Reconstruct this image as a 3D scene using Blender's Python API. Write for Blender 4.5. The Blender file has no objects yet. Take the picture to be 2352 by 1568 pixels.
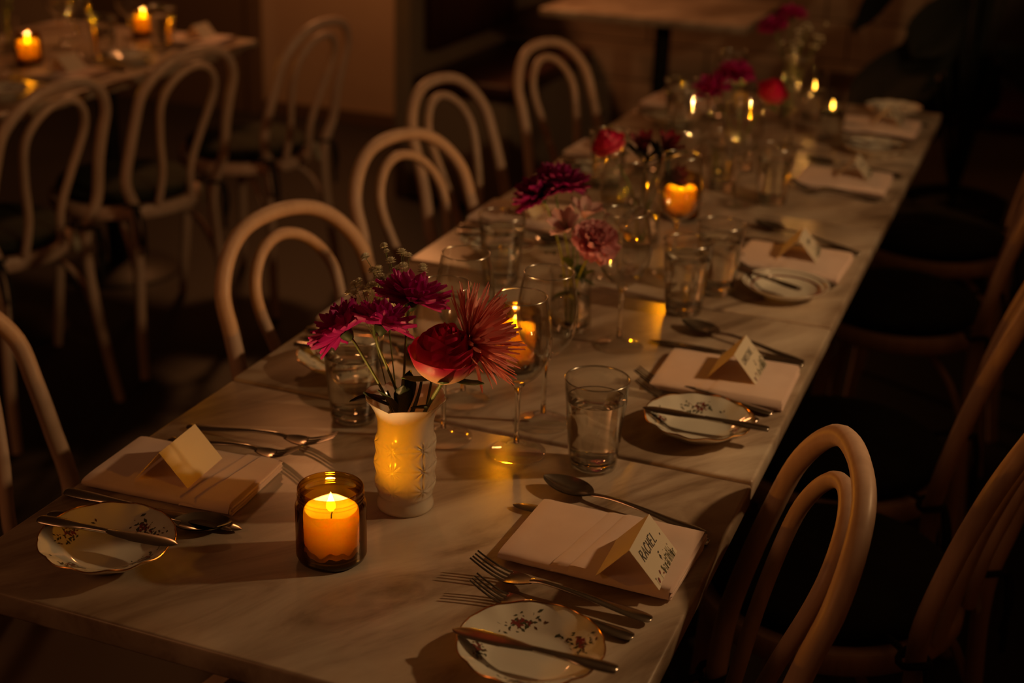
import bpy, bmesh, math, random
from mathutils import Vector, Matrix, noise
S = bpy.context.scene
C = S.collection
R = math.radians
PI = math.pi
TZ = 0.75                                    # height of the table tops

# ------------------------------------------------------------------ camera
cam_d = bpy.data.cameras.new('camera'); cam = bpy.data.objects.new('camera', cam_d); C.objects.link(cam)
S.camera = cam
CAM = Vector((1.03265, -1.00624, TZ + 0.82187)); PITCH, YAW, ROLL = 0.382869, -0.361946, 0.034219
_f = Vector((math.sin(YAW)*math.cos(PITCH), math.cos(YAW)*math.cos(PITCH), -math.sin(PITCH)))
_r = Vector((math.cos(YAW), -math.sin(YAW), 0)); _u = _r.cross(_f)
_r2 = math.cos(ROLL)*_r + math.sin(ROLL)*_u; _u2 = -math.sin(ROLL)*_r + math.cos(ROLL)*_u
_m = Matrix((_r2, _u2, -_f)).transposed().to_4x4(); _m.translation = CAM
cam.matrix_world = _m
cam_d.sensor_width = 36; cam_d.lens = 36*3239.1/2352; cam_d.clip_start = 0.05; cam_d.clip_end = 60
cam_d.dof.use_dof = True; cam_d.dof.focus_distance = 1.60; cam_d.dof.aperture_fstop = 3.2

# ------------------------------------------------------------------ world, lights, exposure
W = bpy.data.worlds.new('world'); S.world = W; W.use_nodes = True
bg = W.node_tree.nodes['Background']; bg.inputs[0].default_value = (1.0, 0.40, 0.15, 1); bg.inputs[1].default_value = 0.14

def lamp(name, kind, loc, energy, color, size=0.1, target=None, size_y=None):
    d = bpy.data.lights.new(name, kind); d.energy = energy; d.color = color
    if kind == 'AREA':
        d.size = size
        if size_y: d.shape = 'RECTANGLE'; d.size_y = size_y
    else: d.shadow_soft_size = size
    o = bpy.data.objects.new(name, d); C.objects.link(o); o.location = loc
    if target: o.rotation_euler = (Vector(target) - Vector(loc)).to_track_quat('-Z', 'Y').to_euler()
    return o
lamp('pendant_light', 'POINT', (1.75, 1.05, TZ + 0.92), 31, (1.0, 0.565, 0.23), 0.03)
lamp('red_fill_light', 'AREA', (-1.6, -2.2, 2.5), 6.0, (1.0, 0.36, 0.12), 0.9, (0.2, 1.6, 0.6))  # added reddish fill for the shaded sides, no known lamp there
lamp('back_fill_light', 'AREA', (-1.9, 4.1, 2.4), 20.0, (1.0, 0.36, 0.11), 0.3, (-1.8, 4.4, 0))  # added fill to warm the back wall and reflections, no sconce known
S.view_settings.view_transform = 'Standard'; S.view_settings.look = 'None'
S.view_settings.exposure = 0.12; S.view_settings.gamma = 1; S.view_settings.use_curve_mapping = False
S.cycles.use_denoising = True
S.cycles.max_bounces = 14; S.cycles.transparent_max_bounces = 24; S.cycles.transmission_bounces = 10
S.cycles.sample_clamp_indirect = 3.0; S.cycles.blur_glossy = 0.6
S.cycles.caustics_refractive = True; S.cycles.caustics_reflective = False

# ------------------------------------------------------------------ materials
def mat(name, col=(.8,.8,.8), rough=.5, metal=0, **kw):
    m = bpy.data.materials.new(name); m.use_nodes = True
    b = m.node_tree.nodes['Principled BSDF']
    b.inputs['Base Color'].default_value = (*col, 1); b.inputs['Roughness'].default_value = rough; b.inputs['Metallic'].default_value = metal
    for k, v in kw.items():
        k = k.replace('_', ' ')
        b.inputs[k].default_value = v
    return m
def nodes(m): return m.node_tree.nodes, m.node_tree.links, m.node_tree.nodes['Principled BSDF']
def ramp(n, stops):
    r = n.new('ShaderNodeValToRGB'); e = r.color_ramp.elements
    while len(e) < len(stops): e.new(.5)
    for x, (p, c) in zip(e, stops): x.position = p; x.color = (*c, 1)
    return r
def vary(m, c1, c2, scale=8, detail=4, stretch=(1,1,1), rot=(0,0,0), lo=.35, hi=.65, bump=0, space='Object'):
    n, l, b = nodes(m)
    tc = n.new('ShaderNodeTexCoord'); mp = n.new('ShaderNodeMapping'); mp.inputs['Scale'].default_value = stretch; mp.inputs['Rotation'].default_value = rot
    t = n.new('ShaderNodeTexNoise'); t.inputs['Scale'].default_value = scale; t.inputs['Detail'].default_value = detail
    r = ramp(n, [(lo, c1), (hi, c2)])
    l.new(tc.outputs[space], mp.inputs[0]); l.new(mp.outputs[0], t.inputs[0]); l.new(t.outputs[0], r.inputs[0]); l.new(r.outputs[0], b.inputs['Base Color'])
    if bump:
        bp = n.new('ShaderNodeBump'); bp.inputs['Strength'].default_value = bump; bp.inputs['Distance'].default_value = .002
        l.new(t.outputs[0], bp.inputs['Height']); l.new(bp.outputs[0], b.inputs['Normal'])
    return m
M = {}
def marble():
    m = mat('marble', (.6,.55,.5), .31); n, l, b = nodes(m)
    tc = n.new('ShaderNodeTexCoord'); ob = n.new('ShaderNodeObjectInfo')
    ad = n.new('ShaderNodeVectorMath'); ad.operation = 'MULTIPLY_ADD'; ad.inputs[1].default_value = (3.1, 5.7, 0); 
    l.new(ob.outputs['Location'], ad.inputs[0]); l.new(tc.outputs['Object'], ad.inputs[2])
    mp = n.new('ShaderNodeMapping'); mp.inputs['Scale'].default_value = (1.3, 4.2, 4)
    m0 = n.new('ShaderNodeMapping'); m0.inputs['Rotation'].default_value = (0, 0, R(-56)); l.new(ad.outputs[0], m0.inputs[0]); l.new(m0.outputs[0], mp.inputs[0])
    t1 = n.new('ShaderNodeTexNoise'); t1.inputs['Scale'].default_value = 2.3; t1.inputs['Detail'].default_value = 9; t1.inputs['Roughness'].default_value = .62; t1.inputs['Distortion'].default_value = 1.2
    t2 = n.new('ShaderNodeTexNoise'); t2.inputs['Scale'].default_value = 1.1; t2.inputs['Detail'].default_value = 3
    l.new(mp.outputs[0], t1.inputs[0]); l.new(mp.outputs[0], t2.inputs[0])
    r1 = ramp(n, [(.30, (.21,.15,.11)), (.42, (.44,.34,.27)), (.52, (.60,.50,.42)), (.66, (.73,.64,.55))])
    r2 = ramp(n, [(.38, (.52,.46,.40)), (.60, (1,1,1))])
    l.new(t1.outputs[0], r1.inputs[0]); l.new(t2.outputs[0], r2.inputs[0])
    mx = n.new('ShaderNodeMix'); mx.data_type = 'RGBA'; mx.blend_type = 'MULTIPLY'; mx.inputs[0].default_value = .8
    l.new(r1.outputs[0], mx.inputs[6]); l.new(r2.outputs[0], mx.inputs[7]); l.new(mx.outputs[2], b.inputs['Base Color'])
    return m
M['marble'] = marble()
M['wood'] = vary(mat('whitewashed_wood', rough=.42), (.66,.46,.36), (.75,.54,.43), 6, 5, (12,12,1.2))
M['iron'] = mat('black_iron', (.012,.011,.010), .5, .4)
M['steel'] = vary(mat('stainless_steel', (.62,.58,.54), .2, 1), (.50,.46,.42), (.66,.62,.57), 30, 3)
M['linen'] = vary(mat('linen', rough=.85, Sheen_Weight=.2), (.78,.60,.55), (.84,.66,.61), 22, 6, bump=.25)
M['card'] = mat('card_paper', (.84,.80,.70), .7)
_n, _l, _b = nodes(M['card']); _t = _n.new('ShaderNodeBsdfTranslucent'); _t.inputs[0].default_value = (.84,.66,.45,1)
_s = _n.new('ShaderNodeMixShader'); _s.inputs[0].default_value = .28; _l.new(_b.outputs[0], _s.inputs[1]); _l.new(_t.outputs[0], _s.inputs[2]); _l.new(_s.outputs[0], _n['Material Output'].inputs[0])
M['ink'] = mat('ink', (.012,.010,.012), .6)
M['print_red'] = mat('print_red', (.20,.012,.02), .6)
M['print_green'] = mat('print_green', (.10,.10,.05), .6)
M['porcelain'] = mat('porcelain', (.80,.78,.72), .10, Coat_Weight=.6, Coat_Roughness=.04)
M['gold'] = mat('gold_rim', (.75,.40,.14), .22, 1)
M['rust'] = mat('rust_glaze', (.20,.04,.015), .2)
M['decal_red'] = mat('decal_red', (.24,.05,.05), .2)
M['decal_green'] = mat('decal_green', (.08,.09,.06), .2)
M['decal_brown'] = mat('decal_brown', (.12,.06,.03), .2)
M['cushion'] = vary(mat('cushion_fabric', rough=.9), (.012,.016,.008), (.022,.028,.013), 14, 4, bump=.4)
M['tie'] = mat('black_tie', (.010,.009,.008), .8)
M['tag'] = mat('white_tag', (.5,.46,.36), .8)
M['leather'] = vary(mat('oxblood_leather', rough=.38), (.030,.006,.005), (.045,.010,.008), 9, 4)
M['seatwood'] = mat('dark_seat_panel', (.10,.065,.04), .5)
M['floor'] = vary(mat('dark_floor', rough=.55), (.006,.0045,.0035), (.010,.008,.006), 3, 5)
M['wall'] = vary(mat('wall_plaster', rough=.8), (.34,.25,.18), (.38,.29,.21), 3, 4)
M['plank'] = vary(mat('wall_plank', rough=.6), (.26,.19,.14), (.36,.27,.20), 5, 5, (.6,8,8))
M['ceiling'] = mat('ceiling_paint', (.18,.14,.11), .9)
M['leaf_dark'] = vary(mat('dark_leaf', rough=.5), (.012,.022,.010), (.022,.040,.016), 12, 3)
M['leaf'] = vary(mat('leaf', rough=.45), (.02,.045,.015), (.045,.075,.022), 40, 3)
M['stem'] = vary(mat('stem', rough=.45), (.13,.19,.045), (.22,.27,.08), 60, 3)
M['sepal'] = mat('sepal', (.09,.17,.035), .5)
M['plantleaf'] = mat('black_plant_leaf', (.006,.008,.005), .8)
M['darkpanel'] = mat('dark_panel_finish', (.016,.011,.008), .6)  # near-black finish of the panels added to darken the wall's right end
M['pot'] = mat('plant_pot', (.03,.025,.02), .7)

def petal_mat(name, face, back, rough=.5, tint=None):
    m = mat(name, face, rough); n, l, b = nodes(m)
    g = n.new('ShaderNodeNewGeometry'); mx = n.new('ShaderNodeMix'); mx.data_type = 'RGBA'
    mx.inputs[6].default_value = (*face, 1); mx.inputs[7].default_value = (*back, 1)
    l.new(g.outputs['Backfacing'], mx.inputs[0]); l.new(mx.outputs[2], b.inputs['Base Color'])
    tr = n.new('ShaderNodeBsdfTranslucent'); l.new(mx.outputs[2], tr.inputs[0])
    ms = n.new('ShaderNodeMixShader'); ms.inputs[0].default_value = .25
    l.new(b.outputs[0], ms.inputs[1]); l.new(tr.outputs[0], ms.inputs[2]); l.new(ms.outputs[0], n['Material Output'].inputs[0])
    return m
M['white_bloom'] = petal_mat('white_floret', (.93,.90,.76), (.93,.90,.76))
M['calyx'] = mat('calyx', (.04,.07,.02), .6)
M['mum'] = petal_mat('magenta_petal', (.50,.006,.26), (.78,.14,.50))
M['mum_dark'] = petal_mat('plum_petal', (.28,.004,.14), (.38,.015,.20))
M['spider'] = petal_mat('coral_petal', (.76,.22,.19), (.80,.30,.26))
M['carn'] = petal_mat('pink_petal', (.84,.38,.44), (.86,.44,.50))
M['alst'] = petal_mat('blush_petal', (.68,.42,.42), (.68,.42,.42))
M['crimson'] = petal_mat('crimson_petal', (.44,.006,.17), (.52,.02,.22))
M['yellow_petal'] = petal_mat('cream_petal', (.60,.42,.14), (.60,.42,.14))
M['lily_red'] = petal_mat('dark_red_petal', (.10,.004,.012), (.20,.012,.03))
def rose_mat():
    m = petal_mat('rose_petal', (.5,.01,.03), (.5,.01,.03), .42); n, l, b = nodes(m)
    uv = n.new('ShaderNodeUVMap'); sp = n.new('ShaderNodeSeparateXYZ'); l.new(uv.outputs[0], sp.inputs[0])
    r = ramp(n, [(.0, (.90,.66,.36)), (.46, (.90,.52,.32)), (.64, (.84,.11,.18)), (.80, (.72,.008,.10))])
    l.new(sp.outputs['Y'], r.inputs[0])
    for x in list(n):
        if x.type == 'MIX': mx = x
    l.new(r.outputs[0], mx.inputs[7]); l.new(r.outputs[0], mx.inputs[6])
    return m
M['rose'] = rose_mat()

def thin_glass(name, tint=(1,1,1), rough=.0, ior=1.5, gcol=(1,1,1), edge=None, epow=1.6, base=.045):
    m = bpy.data.materials.new(name); m.use_nodes = True; n = m.node_tree.nodes; l = m.node_tree.links
    for x in list(n):
        if x.type == 'BSDF_PRINCIPLED': n.remove(x)
    t = n.new('ShaderNodeBsdfTransparent'); t.inputs[0].default_value = (*tint, 1)
    g = n.new('ShaderNodeBsdfAnisotropic'); g.inputs['Roughness'].default_value = rough; g.inputs[0].default_value = (*gcol, 1)
    f = n.new('ShaderNodeLayerWeight'); f.inputs['Blend'].default_value = .5          # Schlick: 0.04 + 0.96 * facing^5
    pw = n.new('ShaderNodeMath'); pw.operation = 'POWER'; pw.inputs[1].default_value = 3.4; l.new(f.outputs['Facing'], pw.inputs[0])
    ma = n.new('ShaderNodeMath'); ma.operation = 'MULTIPLY_ADD'; ma.inputs[1].default_value = .80; ma.inputs[2].default_value = base; l.new(pw.outputs[0], ma.inputs[0])
    if edge:      # longer path through the tinted glass where it is seen edge-on
        p2 = n.new('ShaderNodeMath'); p2.operation = 'POWER'; p2.inputs[1].default_value = epow; l.new(f.outputs['Facing'], p2.inputs[0])
        mc = n.new('ShaderNodeMix'); mc.data_type = 'RGBA'; mc.inputs[6].default_value = (*tint, 1); mc.inputs[7].default_value = (*edge, 1)
        l.new(p2.outputs[0], mc.inputs[0]); l.new(mc.outputs[2], t.inputs[0])
    ms = n.new('ShaderNodeMixShader'); l.new(ma.outputs[0], ms.inputs[0]); l.new(t.outputs[0], ms.inputs[1]); l.new(g.outputs[0], ms.inputs[2])
    l.new(ms.outputs[0], n['Material Output'].inputs[0]); return m
M['glass'] = thin_glass('clear_glass', (.985,.985,.975), .01, 1.5, (1,1,1), (.55,.50,.42), 3.0)
def add_refr(m, fac, ior=1.45):
    n = m.node_tree.nodes; l = m.node_tree.links; o = n['Material Output']; src = o.inputs[0].links[0].from_socket
    g = n.new('ShaderNodeBsdfGlass'); g.inputs['IOR'].default_value = ior; g.inputs['Roughness'].default_value = 0; g.inputs['Color'].default_value = (.99,.99,.97,1)
    ms = n.new('ShaderNodeMixShader'); ms.inputs[0].default_value = fac
    l.new(src, ms.inputs[1]); l.new(g.outputs[0], ms.inputs[2]); l.new(ms.outputs[0], o.inputs[0])

M['amber'] = thin_glass('amber_glass', (.86,.70,.12), .02, 1.5, (1,.8,.6), (.20,.045,.005), 1.25)
M['amber_base'] = mat('amber_base', (.018,.006,.002), .12)
M['rimglass'] = thin_glass('rim_glass', (.85,.85,.82), .22, base=.40)
def refr(name, col, ior, mixt=.0):
    m = bpy.data.materials.new(name); m.use_nodes = True; n = m.node_tree.nodes; l = m.node_tree.links
    for x in list(n):
        if x.type == 'BSDF_PRINCIPLED': n.remove(x)
    g = n.new('ShaderNodeBsdfGlass'); g.inputs['Color'].default_value = (*col, 1); g.inputs['IOR'].default_value = ior; g.inputs['Roughness'].default_value = 0
    t = n.new('ShaderNodeBsdfTransparent'); t.inputs[0].default_value = (*col, 1)
    ms = n.new('ShaderNodeMixShader'); ms.inputs[0].default_value = mixt
    l.new(g.outputs[0], ms.inputs[1]); l.new(t.outputs[0], ms.inputs[2]); l.new(ms.outputs[0], n['Material Output'].inputs[0]); return m
M['water'] = refr('water', (.99,.99,.97), 1.33)
M['glass_foot'] = thin_glass('foot_glass', (.985,.985,.975), .01)
M['thick_glass'] = refr('thick_glass', (.97,.97,.95), 1.45)
def wax():
    m = mat('candle_wax', (.93,.74,.42), .45); n, l, b = nodes(m)
    b.inputs['Subsurface Weight'].default_value = .3; b.inputs['Subsurface Radius'].default_value = (.012,.006,.002); b.inputs['Subsurface Scale'].default_value = 1
    t = n.new('ShaderNodeBsdfTranslucent'); t.inputs[0].default_value = (1,.88,.30,1)
    ms = n.new('ShaderNodeMixShader'); ms.inputs[0].default_value = .8
    l.new(b.outputs[0], ms.inputs[1]); l.new(t.outputs[0], ms.inputs[2]); l.new(ms.outputs[0], n['Material Output'].inputs[0]); return m
M['wax'] = wax()
def milk():
    m = mat('milk_glass', (.82,.78,.70), .18, Coat_Weight=.5, Coat_Roughness=.05); n, l, b = nodes(m)
    b.inputs['Subsurface Weight'].default_value = .2; b.inputs['Subsurface Radius'].default_value = (.02,.012,.006); b.inputs['Subsurface Scale'].default_value = 1
    t = n.new('ShaderNodeBsdfTranslucent'); t.inputs[0].default_value = (.95,.68,.40,1)
    ms = n.new('ShaderNodeMixShader'); ms.inputs[0].default_value = .30
    l.new(b.outputs[0], ms.inputs[1]); l.new(t.outputs[0], ms.inputs[2]); l.new(ms.outputs[0], n['Material Output'].inputs[0]); return m
M['milk'] = milk()
def flame():
    m = bpy.data.materials.new('flame'); m.use_nodes = True; n = m.node_tree.nodes; l = m.node_tree.links
    for x in list(n):
        if x.type == 'BSDF_PRINCIPLED': n.remove(x)
    e = n.new('ShaderNodeEmission'); e.inputs[0].default_value = (1,.42,.04,1); e.inputs[1].default_value = 7
    t = n.new('ShaderNodeBsdfTransparent'); a = n.new('ShaderNodeAddShader')
    l.new(e.outputs[0], a.inputs[0]); l.new(t.outputs[0], a.inputs[1]); l.new(a.outputs[0], n['Material Output'].inputs[0]); return m
M['flame'] = flame()
M['wick'] = mat('wick', (.01,.008,.006), .9)

# ------------------------------------------------------------------ mesh helpers
class MB:
    def __init__(s): s.v = []; s.f = []; s.uv = None
    def add(s, vs, fs):
        o = len(s.v); s.v += [tuple(v) for v in vs]; s.f += [tuple(i + o for i in f) for f in fs]
    def lathe(s, prof, n=32, mod=None, cap0=False, cap1=False, M4=None):
        vs = []
        for (r, z) in prof:
            for k in range(n):
                a = 2*PI*k/n; rr, zz = mod(r, z, a) if mod else (r, z)
                vs.append(Vector((rr*math.cos(a), rr*math.sin(a), zz)))
        if M4: vs = [M4 @ v for v in vs]
        fs = [(i*n+k, i*n+(k+1) % n, (i+1)*n+(k+1) % n, (i+1)*n+k) for i in range(len(prof)-1) for k in range(n)]
        if cap0: fs.append(tuple(range(n))[::-1])
        if cap1: fs.append(tuple((len(prof)-1)*n + k for k in range(n)))
        s.add(vs, fs); return s
    def tube(s, pts, rad, n=8, flat=1.0, caps=True, up=Vector((0,0,1)), closed=False):
        pts = [Vector(p) for p in pts]; m = len(pts)
        if not hasattr(rad, '__len__'): rad = [rad]*m
        vs = []; prev = None
        for i, p in enumerate(pts):
            if closed: t = pts[(i+1) % m] - pts[i-1]
            else: t = pts[min(i+1, m-1)] - pts[max(i-1, 0)]
            t = t.normalized() if t.length > 1e-9 else Vector((0,0,1))
            if prev is None:
                u0 = up if abs(t.dot(up)) < .95 else Vector((1,0,0))
                a = t.cross(u0).normalized()
            else:
                a = (prev - t*prev.dot(t)); a = a.normalized() if a.length > 1e-6 else t.orthogonal().normalized()
            prev = a; b = t.cross(a); r = rad[i]
            rx, ry = (r if hasattr(r, '__len__') else (r, r*flat))
            for k in range(n):
                an = 2*PI*k/n; vs.append(p + a*(rx*math.cos(an)) + b*(ry*math.sin(an)))
        fs = []
        for i in range(m if closed else m-1):
            j = (i+1) % m
            fs += [(i*n+k, i*n+(k+1) % n, j*n+(k+1) % n, j*n+k) for k in range(n)]
        if caps and not closed: fs += [tuple(range(n))[::-1], tuple((m-1)*n+k for k in range(n))]
        s.add(vs, fs); return s
    def box(s, x0, x1, y0, y1, z0, z1, M4=None):
        vs = [Vector((x, y, z)) for z in (z0, z1) for y in (y0, y1) for x in (x0, x1)]
        if M4: vs = [M4 @ v for v in vs]
        s.add(vs, [(0,2,3,1), (4,5,7,6), (0,1,5,4), (1,3,7,5), (3,2,6,7), (2,0,4,6)]); return s
    def grid(s, nu, nv, fn, closed_u=False):
        vs = [fn(i/(nu if closed_u else nu-1), j/(nv-1)) for j in range(nv) for i in range(nu)]
        nn = nu if closed_u else nu-1
        s.add(vs, [(j*nu+i, j*nu+(i+1) % nu, (j+1)*nu+(i+1) % nu, (j+1)*nu+i) for j in range(nv-1) for i in range(nn)]); return s
def mesh(name, mb, m, smooth=True, bevel=0, uvfn=None):
    me = bpy.data.meshes.new(name); me.from_pydata(mb.v, [], mb.f)
    bm = bmesh.new(); bm.from_mesh(me)
    if bevel:
        bmesh.ops.remove_doubles(bm, verts=bm.verts, dist=1e-5)
        ed = [e for e in bm.edges if len(e.link_faces) == 2 and e.calc_face_angle(0) > R(40)]
        bmesh.ops.bevel(bm, geom=ed, offset=bevel, segments=3, profile=.5, affect='EDGES')
    if name not in NOFIX: bmesh.ops.recalc_face_normals(bm, faces=bm.faces)
    bm.to_mesh(me); bm.free()
    if smooth:
        me.shade_smooth() if hasattr(me, 'shade_smooth') else [setattr(p, 'use_smooth', True) for p in me.polygons]
        if smooth != 'all': me.set_sharp_from_angle(angle=R(50))
    me.materials.append(m)
    if uvfn:
        uv = me.uv_layers.new(name='UVMap')
        for lp in me.loops: uv.data[lp.index].uv = uvfn[lp.vertex_index]
    return me
NOFIX = {'petal', 'leaf', 'sepal'}
def ob(name, me, parent=None, mw=None):
    o = bpy.data.objects.new(name, me); C.objects.link(o)
    if parent: o.parent = parent
    if mw is not None: o.matrix_local = mw
    return o
def part(name, mb, m, parent, **k): return ob(name, mesh(name, mb, m, **k), parent)
def thing(name, label, cat, loc=(0,0,0), rot=0, group=None):
    o = bpy.data.objects.new(name, None); C.objects.link(o); o.empty_display_size = .05
    o.location = loc; o.rotation_euler = (0, 0, rot) if not hasattr(rot, '__len__') else rot
    o['label'] = label; o['category'] = cat
    if group: o['group'] = group
    return o
def struct(name, mb, m, **k):
    o = ob(name, mesh(name, mb, m, **k)); o['kind'] = 'structure'; return o
def dup(root, loc, rot=0, label=None, group=None, scale=None):
    r = root.copy(); C.objects.link(r); r.location = loc; r.rotation_euler = (0, 0, rot) if not hasattr(rot, '__len__') else rot
    if scale: r.scale = (scale,)*3
    if label: r['label'] = label
    if group: r['group'] = group
    for ch in KIDS[root.name] if root.name in KIDS else kids(root):
        c = ch.copy(); C.objects.link(c); c.parent = r
        for g in kids(ch):
            d = g.copy(); C.objects.link(d); d.parent = c
    return r
KIDS = {}
def kids(o):
    if o.name not in KIDS: KIDS[o.name] = [x for x in C.objects if x.parent == o]
    return KIDS[o.name]
def spline(P, n):
    P = [Vector(p) for p in P]; out = []; m = len(P)
    for j in range(n):
        u = j/(n-1)*(m-1); k = min(int(u), m-2); w = u-k
        a, b, c, d = P[max(k-1,0)], P[k], P[k+1], P[min(k+2, m-1)]
        out.append(.5*((2*b)+(c-a)*w+(2*a-5*b+4*c-d)*w*w+(3*b-a-3*c+d)*w**3))
    return out
def frame(axis, roll=0):
    q = Vector(axis).normalized().to_track_quat('Z', 'Y'); return q.to_matrix().to_4x4() @ Matrix.Rotation(roll, 4, 'Z')

# ================================================================== SETTING
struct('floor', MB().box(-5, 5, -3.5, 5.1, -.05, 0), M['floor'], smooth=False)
struct('ceiling', MB().box(-5, 5, -3.5, 5.1, 3.0, 3.05), M['ceiling'], smooth=False)
struct('wall_back', MB().box(-5, 5, 4.92, 5.05, 0, 3.0), M['wall'], smooth=False)
struct('wall_left', MB().box(-5.1, -5, -3.5, 5.05, 0, 3.0), M['wall'], smooth=False)
struct('wall_right', MB().box(5, 5.1, -3.5, 5.05, 0, 3.0), M['ceiling'], smooth=False)
struct('wall_front', MB().box(-5, 5, -3.6, -3.5, 0, 3.0), M['ceiling'], smooth=False)
struct('light_blocker', MB().box(1.40, 1.46, -2.0, 3.6, 0, 1.34), M['wall'], bevel=.01, smooth=False)  # unseen blocker, added to keep the pendant light off the right-hand chairs
# planked dado on the back wall (each plank a part of the wall)
wb = bpy.data.objects['wall_back']
for r in range(9):
    z0 = .02 + r*.165
    xs = [-1.30, -.62 + .13*(r % 3), .12 + .1*(r % 2), .62]
    for a, b in zip(xs[:-1], xs[1:]):
        part('plank', MB().box(a+.003, b-.003, 4.888, 4.921, z0+.003, z0+.162), M['plank'], wb, bevel=.003, smooth=False)
struct('baseboard_back', MB().box(-3.0, -1.36, 4.895, 4.92, 0, .06), M['seatwood'], smooth=False)
struct('trim_1', MB().box(-2.60, -2.545, 4.86, 4.92, 0, 2.9), M['seatwood'], smooth=False)
d1 = struct('door_1', MB().box(-3.55, -2.62, 4.87, 4.92, 0, 2.1), M['seatwood'], smooth=False)
part('door_handle', MB().tube([(-2.75,4.86,1.0),(-2.75,4.81,1.0),(-2.86,4.81,1.0)], .009), M['iron'], d1)

d2 = struct('dark_panel_1', MB().box(.64, 1.62, 4.86, 4.92, 0, 2.3), M['darkpanel'], bevel=.004, smooth=False)  # made-up dark panel, added to blacken the right end of the wall
part('door_handle', MB().tube([(.74,4.855,1.0),(.74,4.80,1.0),(.86,4.80,1.0)], .009), M['iron'], d2)  # handle on the added dark panel
struct('dark_panel_2', MB().box(1.66, 2.7, 4.86, 4.92, 0, 2.3), M['darkpanel'], bevel=.004, smooth=False)  # second made-up dark panel, carries the blackened wall further right
# ------------------------------------------------------------------ tables
def HT(x, y): return TZ + (RISE[min(4, max(0, int(y/LT)))] if x > -.5 else 0)
def slab_mesh(w, l, t=.030):
    mb = MB().box(-w/2, w/2, -l/2, l/2, -t, 0)
    return mesh('tabletop', mb, M['marble'], smooth=True, bevel=.0045)
def cafe_table(x, y, label, w=.76, l=.585, z=TZ, group=None, rot=0):
    t = thing('marble_table', label, 'table', (x, y, 0), rot, group)
    ob('tabletop', slab_mesh(w, l), t, Matrix.Translation((0,0,z)))
    part('pedestal', MB().lathe([(.032,.03),(.032,z-.035)], 20, cap0=True, cap1=True), M['iron'], t)
    part('base_plate', MB().lathe([(.001,.035),(.03,.034),(.19,.012),(.2,.0)], 36), M['iron'], t)
    mb = MB()
    for a in (0, PI/2): mb.box(-.17, .17, -.02, .02, z-.042, z-.0305, Matrix.Rotation(a+PI/4, 4, 'Z'))
    part('top_bracket', mb, M['iron'], t, smooth=False)
    return t
LT = .588
RISE = (.0, .003, .0055, .004, .004)      # the tops do not quite line up
tl = ['frontmost marble table of the long row, closest to the camera', 'second marble table of the long row, beside the wine glasses',
      'middle marble table of the long row, with the round patterned bowl', 'fourth marble table of the long row, in front of the far end table',
      'far end marble table of the long row, furthest from the camera']
for k in range(5):
    cafe_table(.38, LT*(k+.5), tl[k], z=TZ + RISE[k], group='marble tables pushed into one row')
cafe_table(-.435, 4.43, 'marble pedestal table by the planked wall beside the bench', w=.80, l=.66)
for k in range(3):
    cafe_table(-1.76, 1.49 + k*.588, ['left dining table nearest the camera, mostly outside the frame', 'left dining table holding the lower candle jar', 'left dining table holding the upper candle jar'][k], group='marble tables of the left row')

# ------------------------------------------------------------------ bench with oxblood upholstery
b = thing('banquette', 'painted corner banquette with oxblood seat and back, left of the wall table', 'bench', (-1.07, 4.4, 0))
part('base', MB().box(-.20, .20, -.50, .48, 0, .41), M['wall'], b, bevel=.004, smooth=False)
part('end_panel', MB().box(-.27, -.205, -.52, .48, 0, 1.15), M['wall'], b, bevel=.004, smooth=False)
part('seat_pad', MB().box(-.20, .21, -.50, .48, .412, .48), M['leather'], b, bevel=.02)
part('back_pad', MB().box(-.204, -.14, -.40, .44, .56, 1.05), M['leather'], b, bevel=.02)
b = thing('wall_bench', 'oxblood padded bench along the planked wall behind the far end table', 'bench', (.66, 4.62, 0))
part('base', MB().box(-.6, .6, -.24, .25, 0, .41), M['wall'], b, bevel=.004, smooth=False)
part('seat_pad', MB().box(-.6, .6, -.27, .25, .412, .48), M['leather'], b, bevel=.02)

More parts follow.
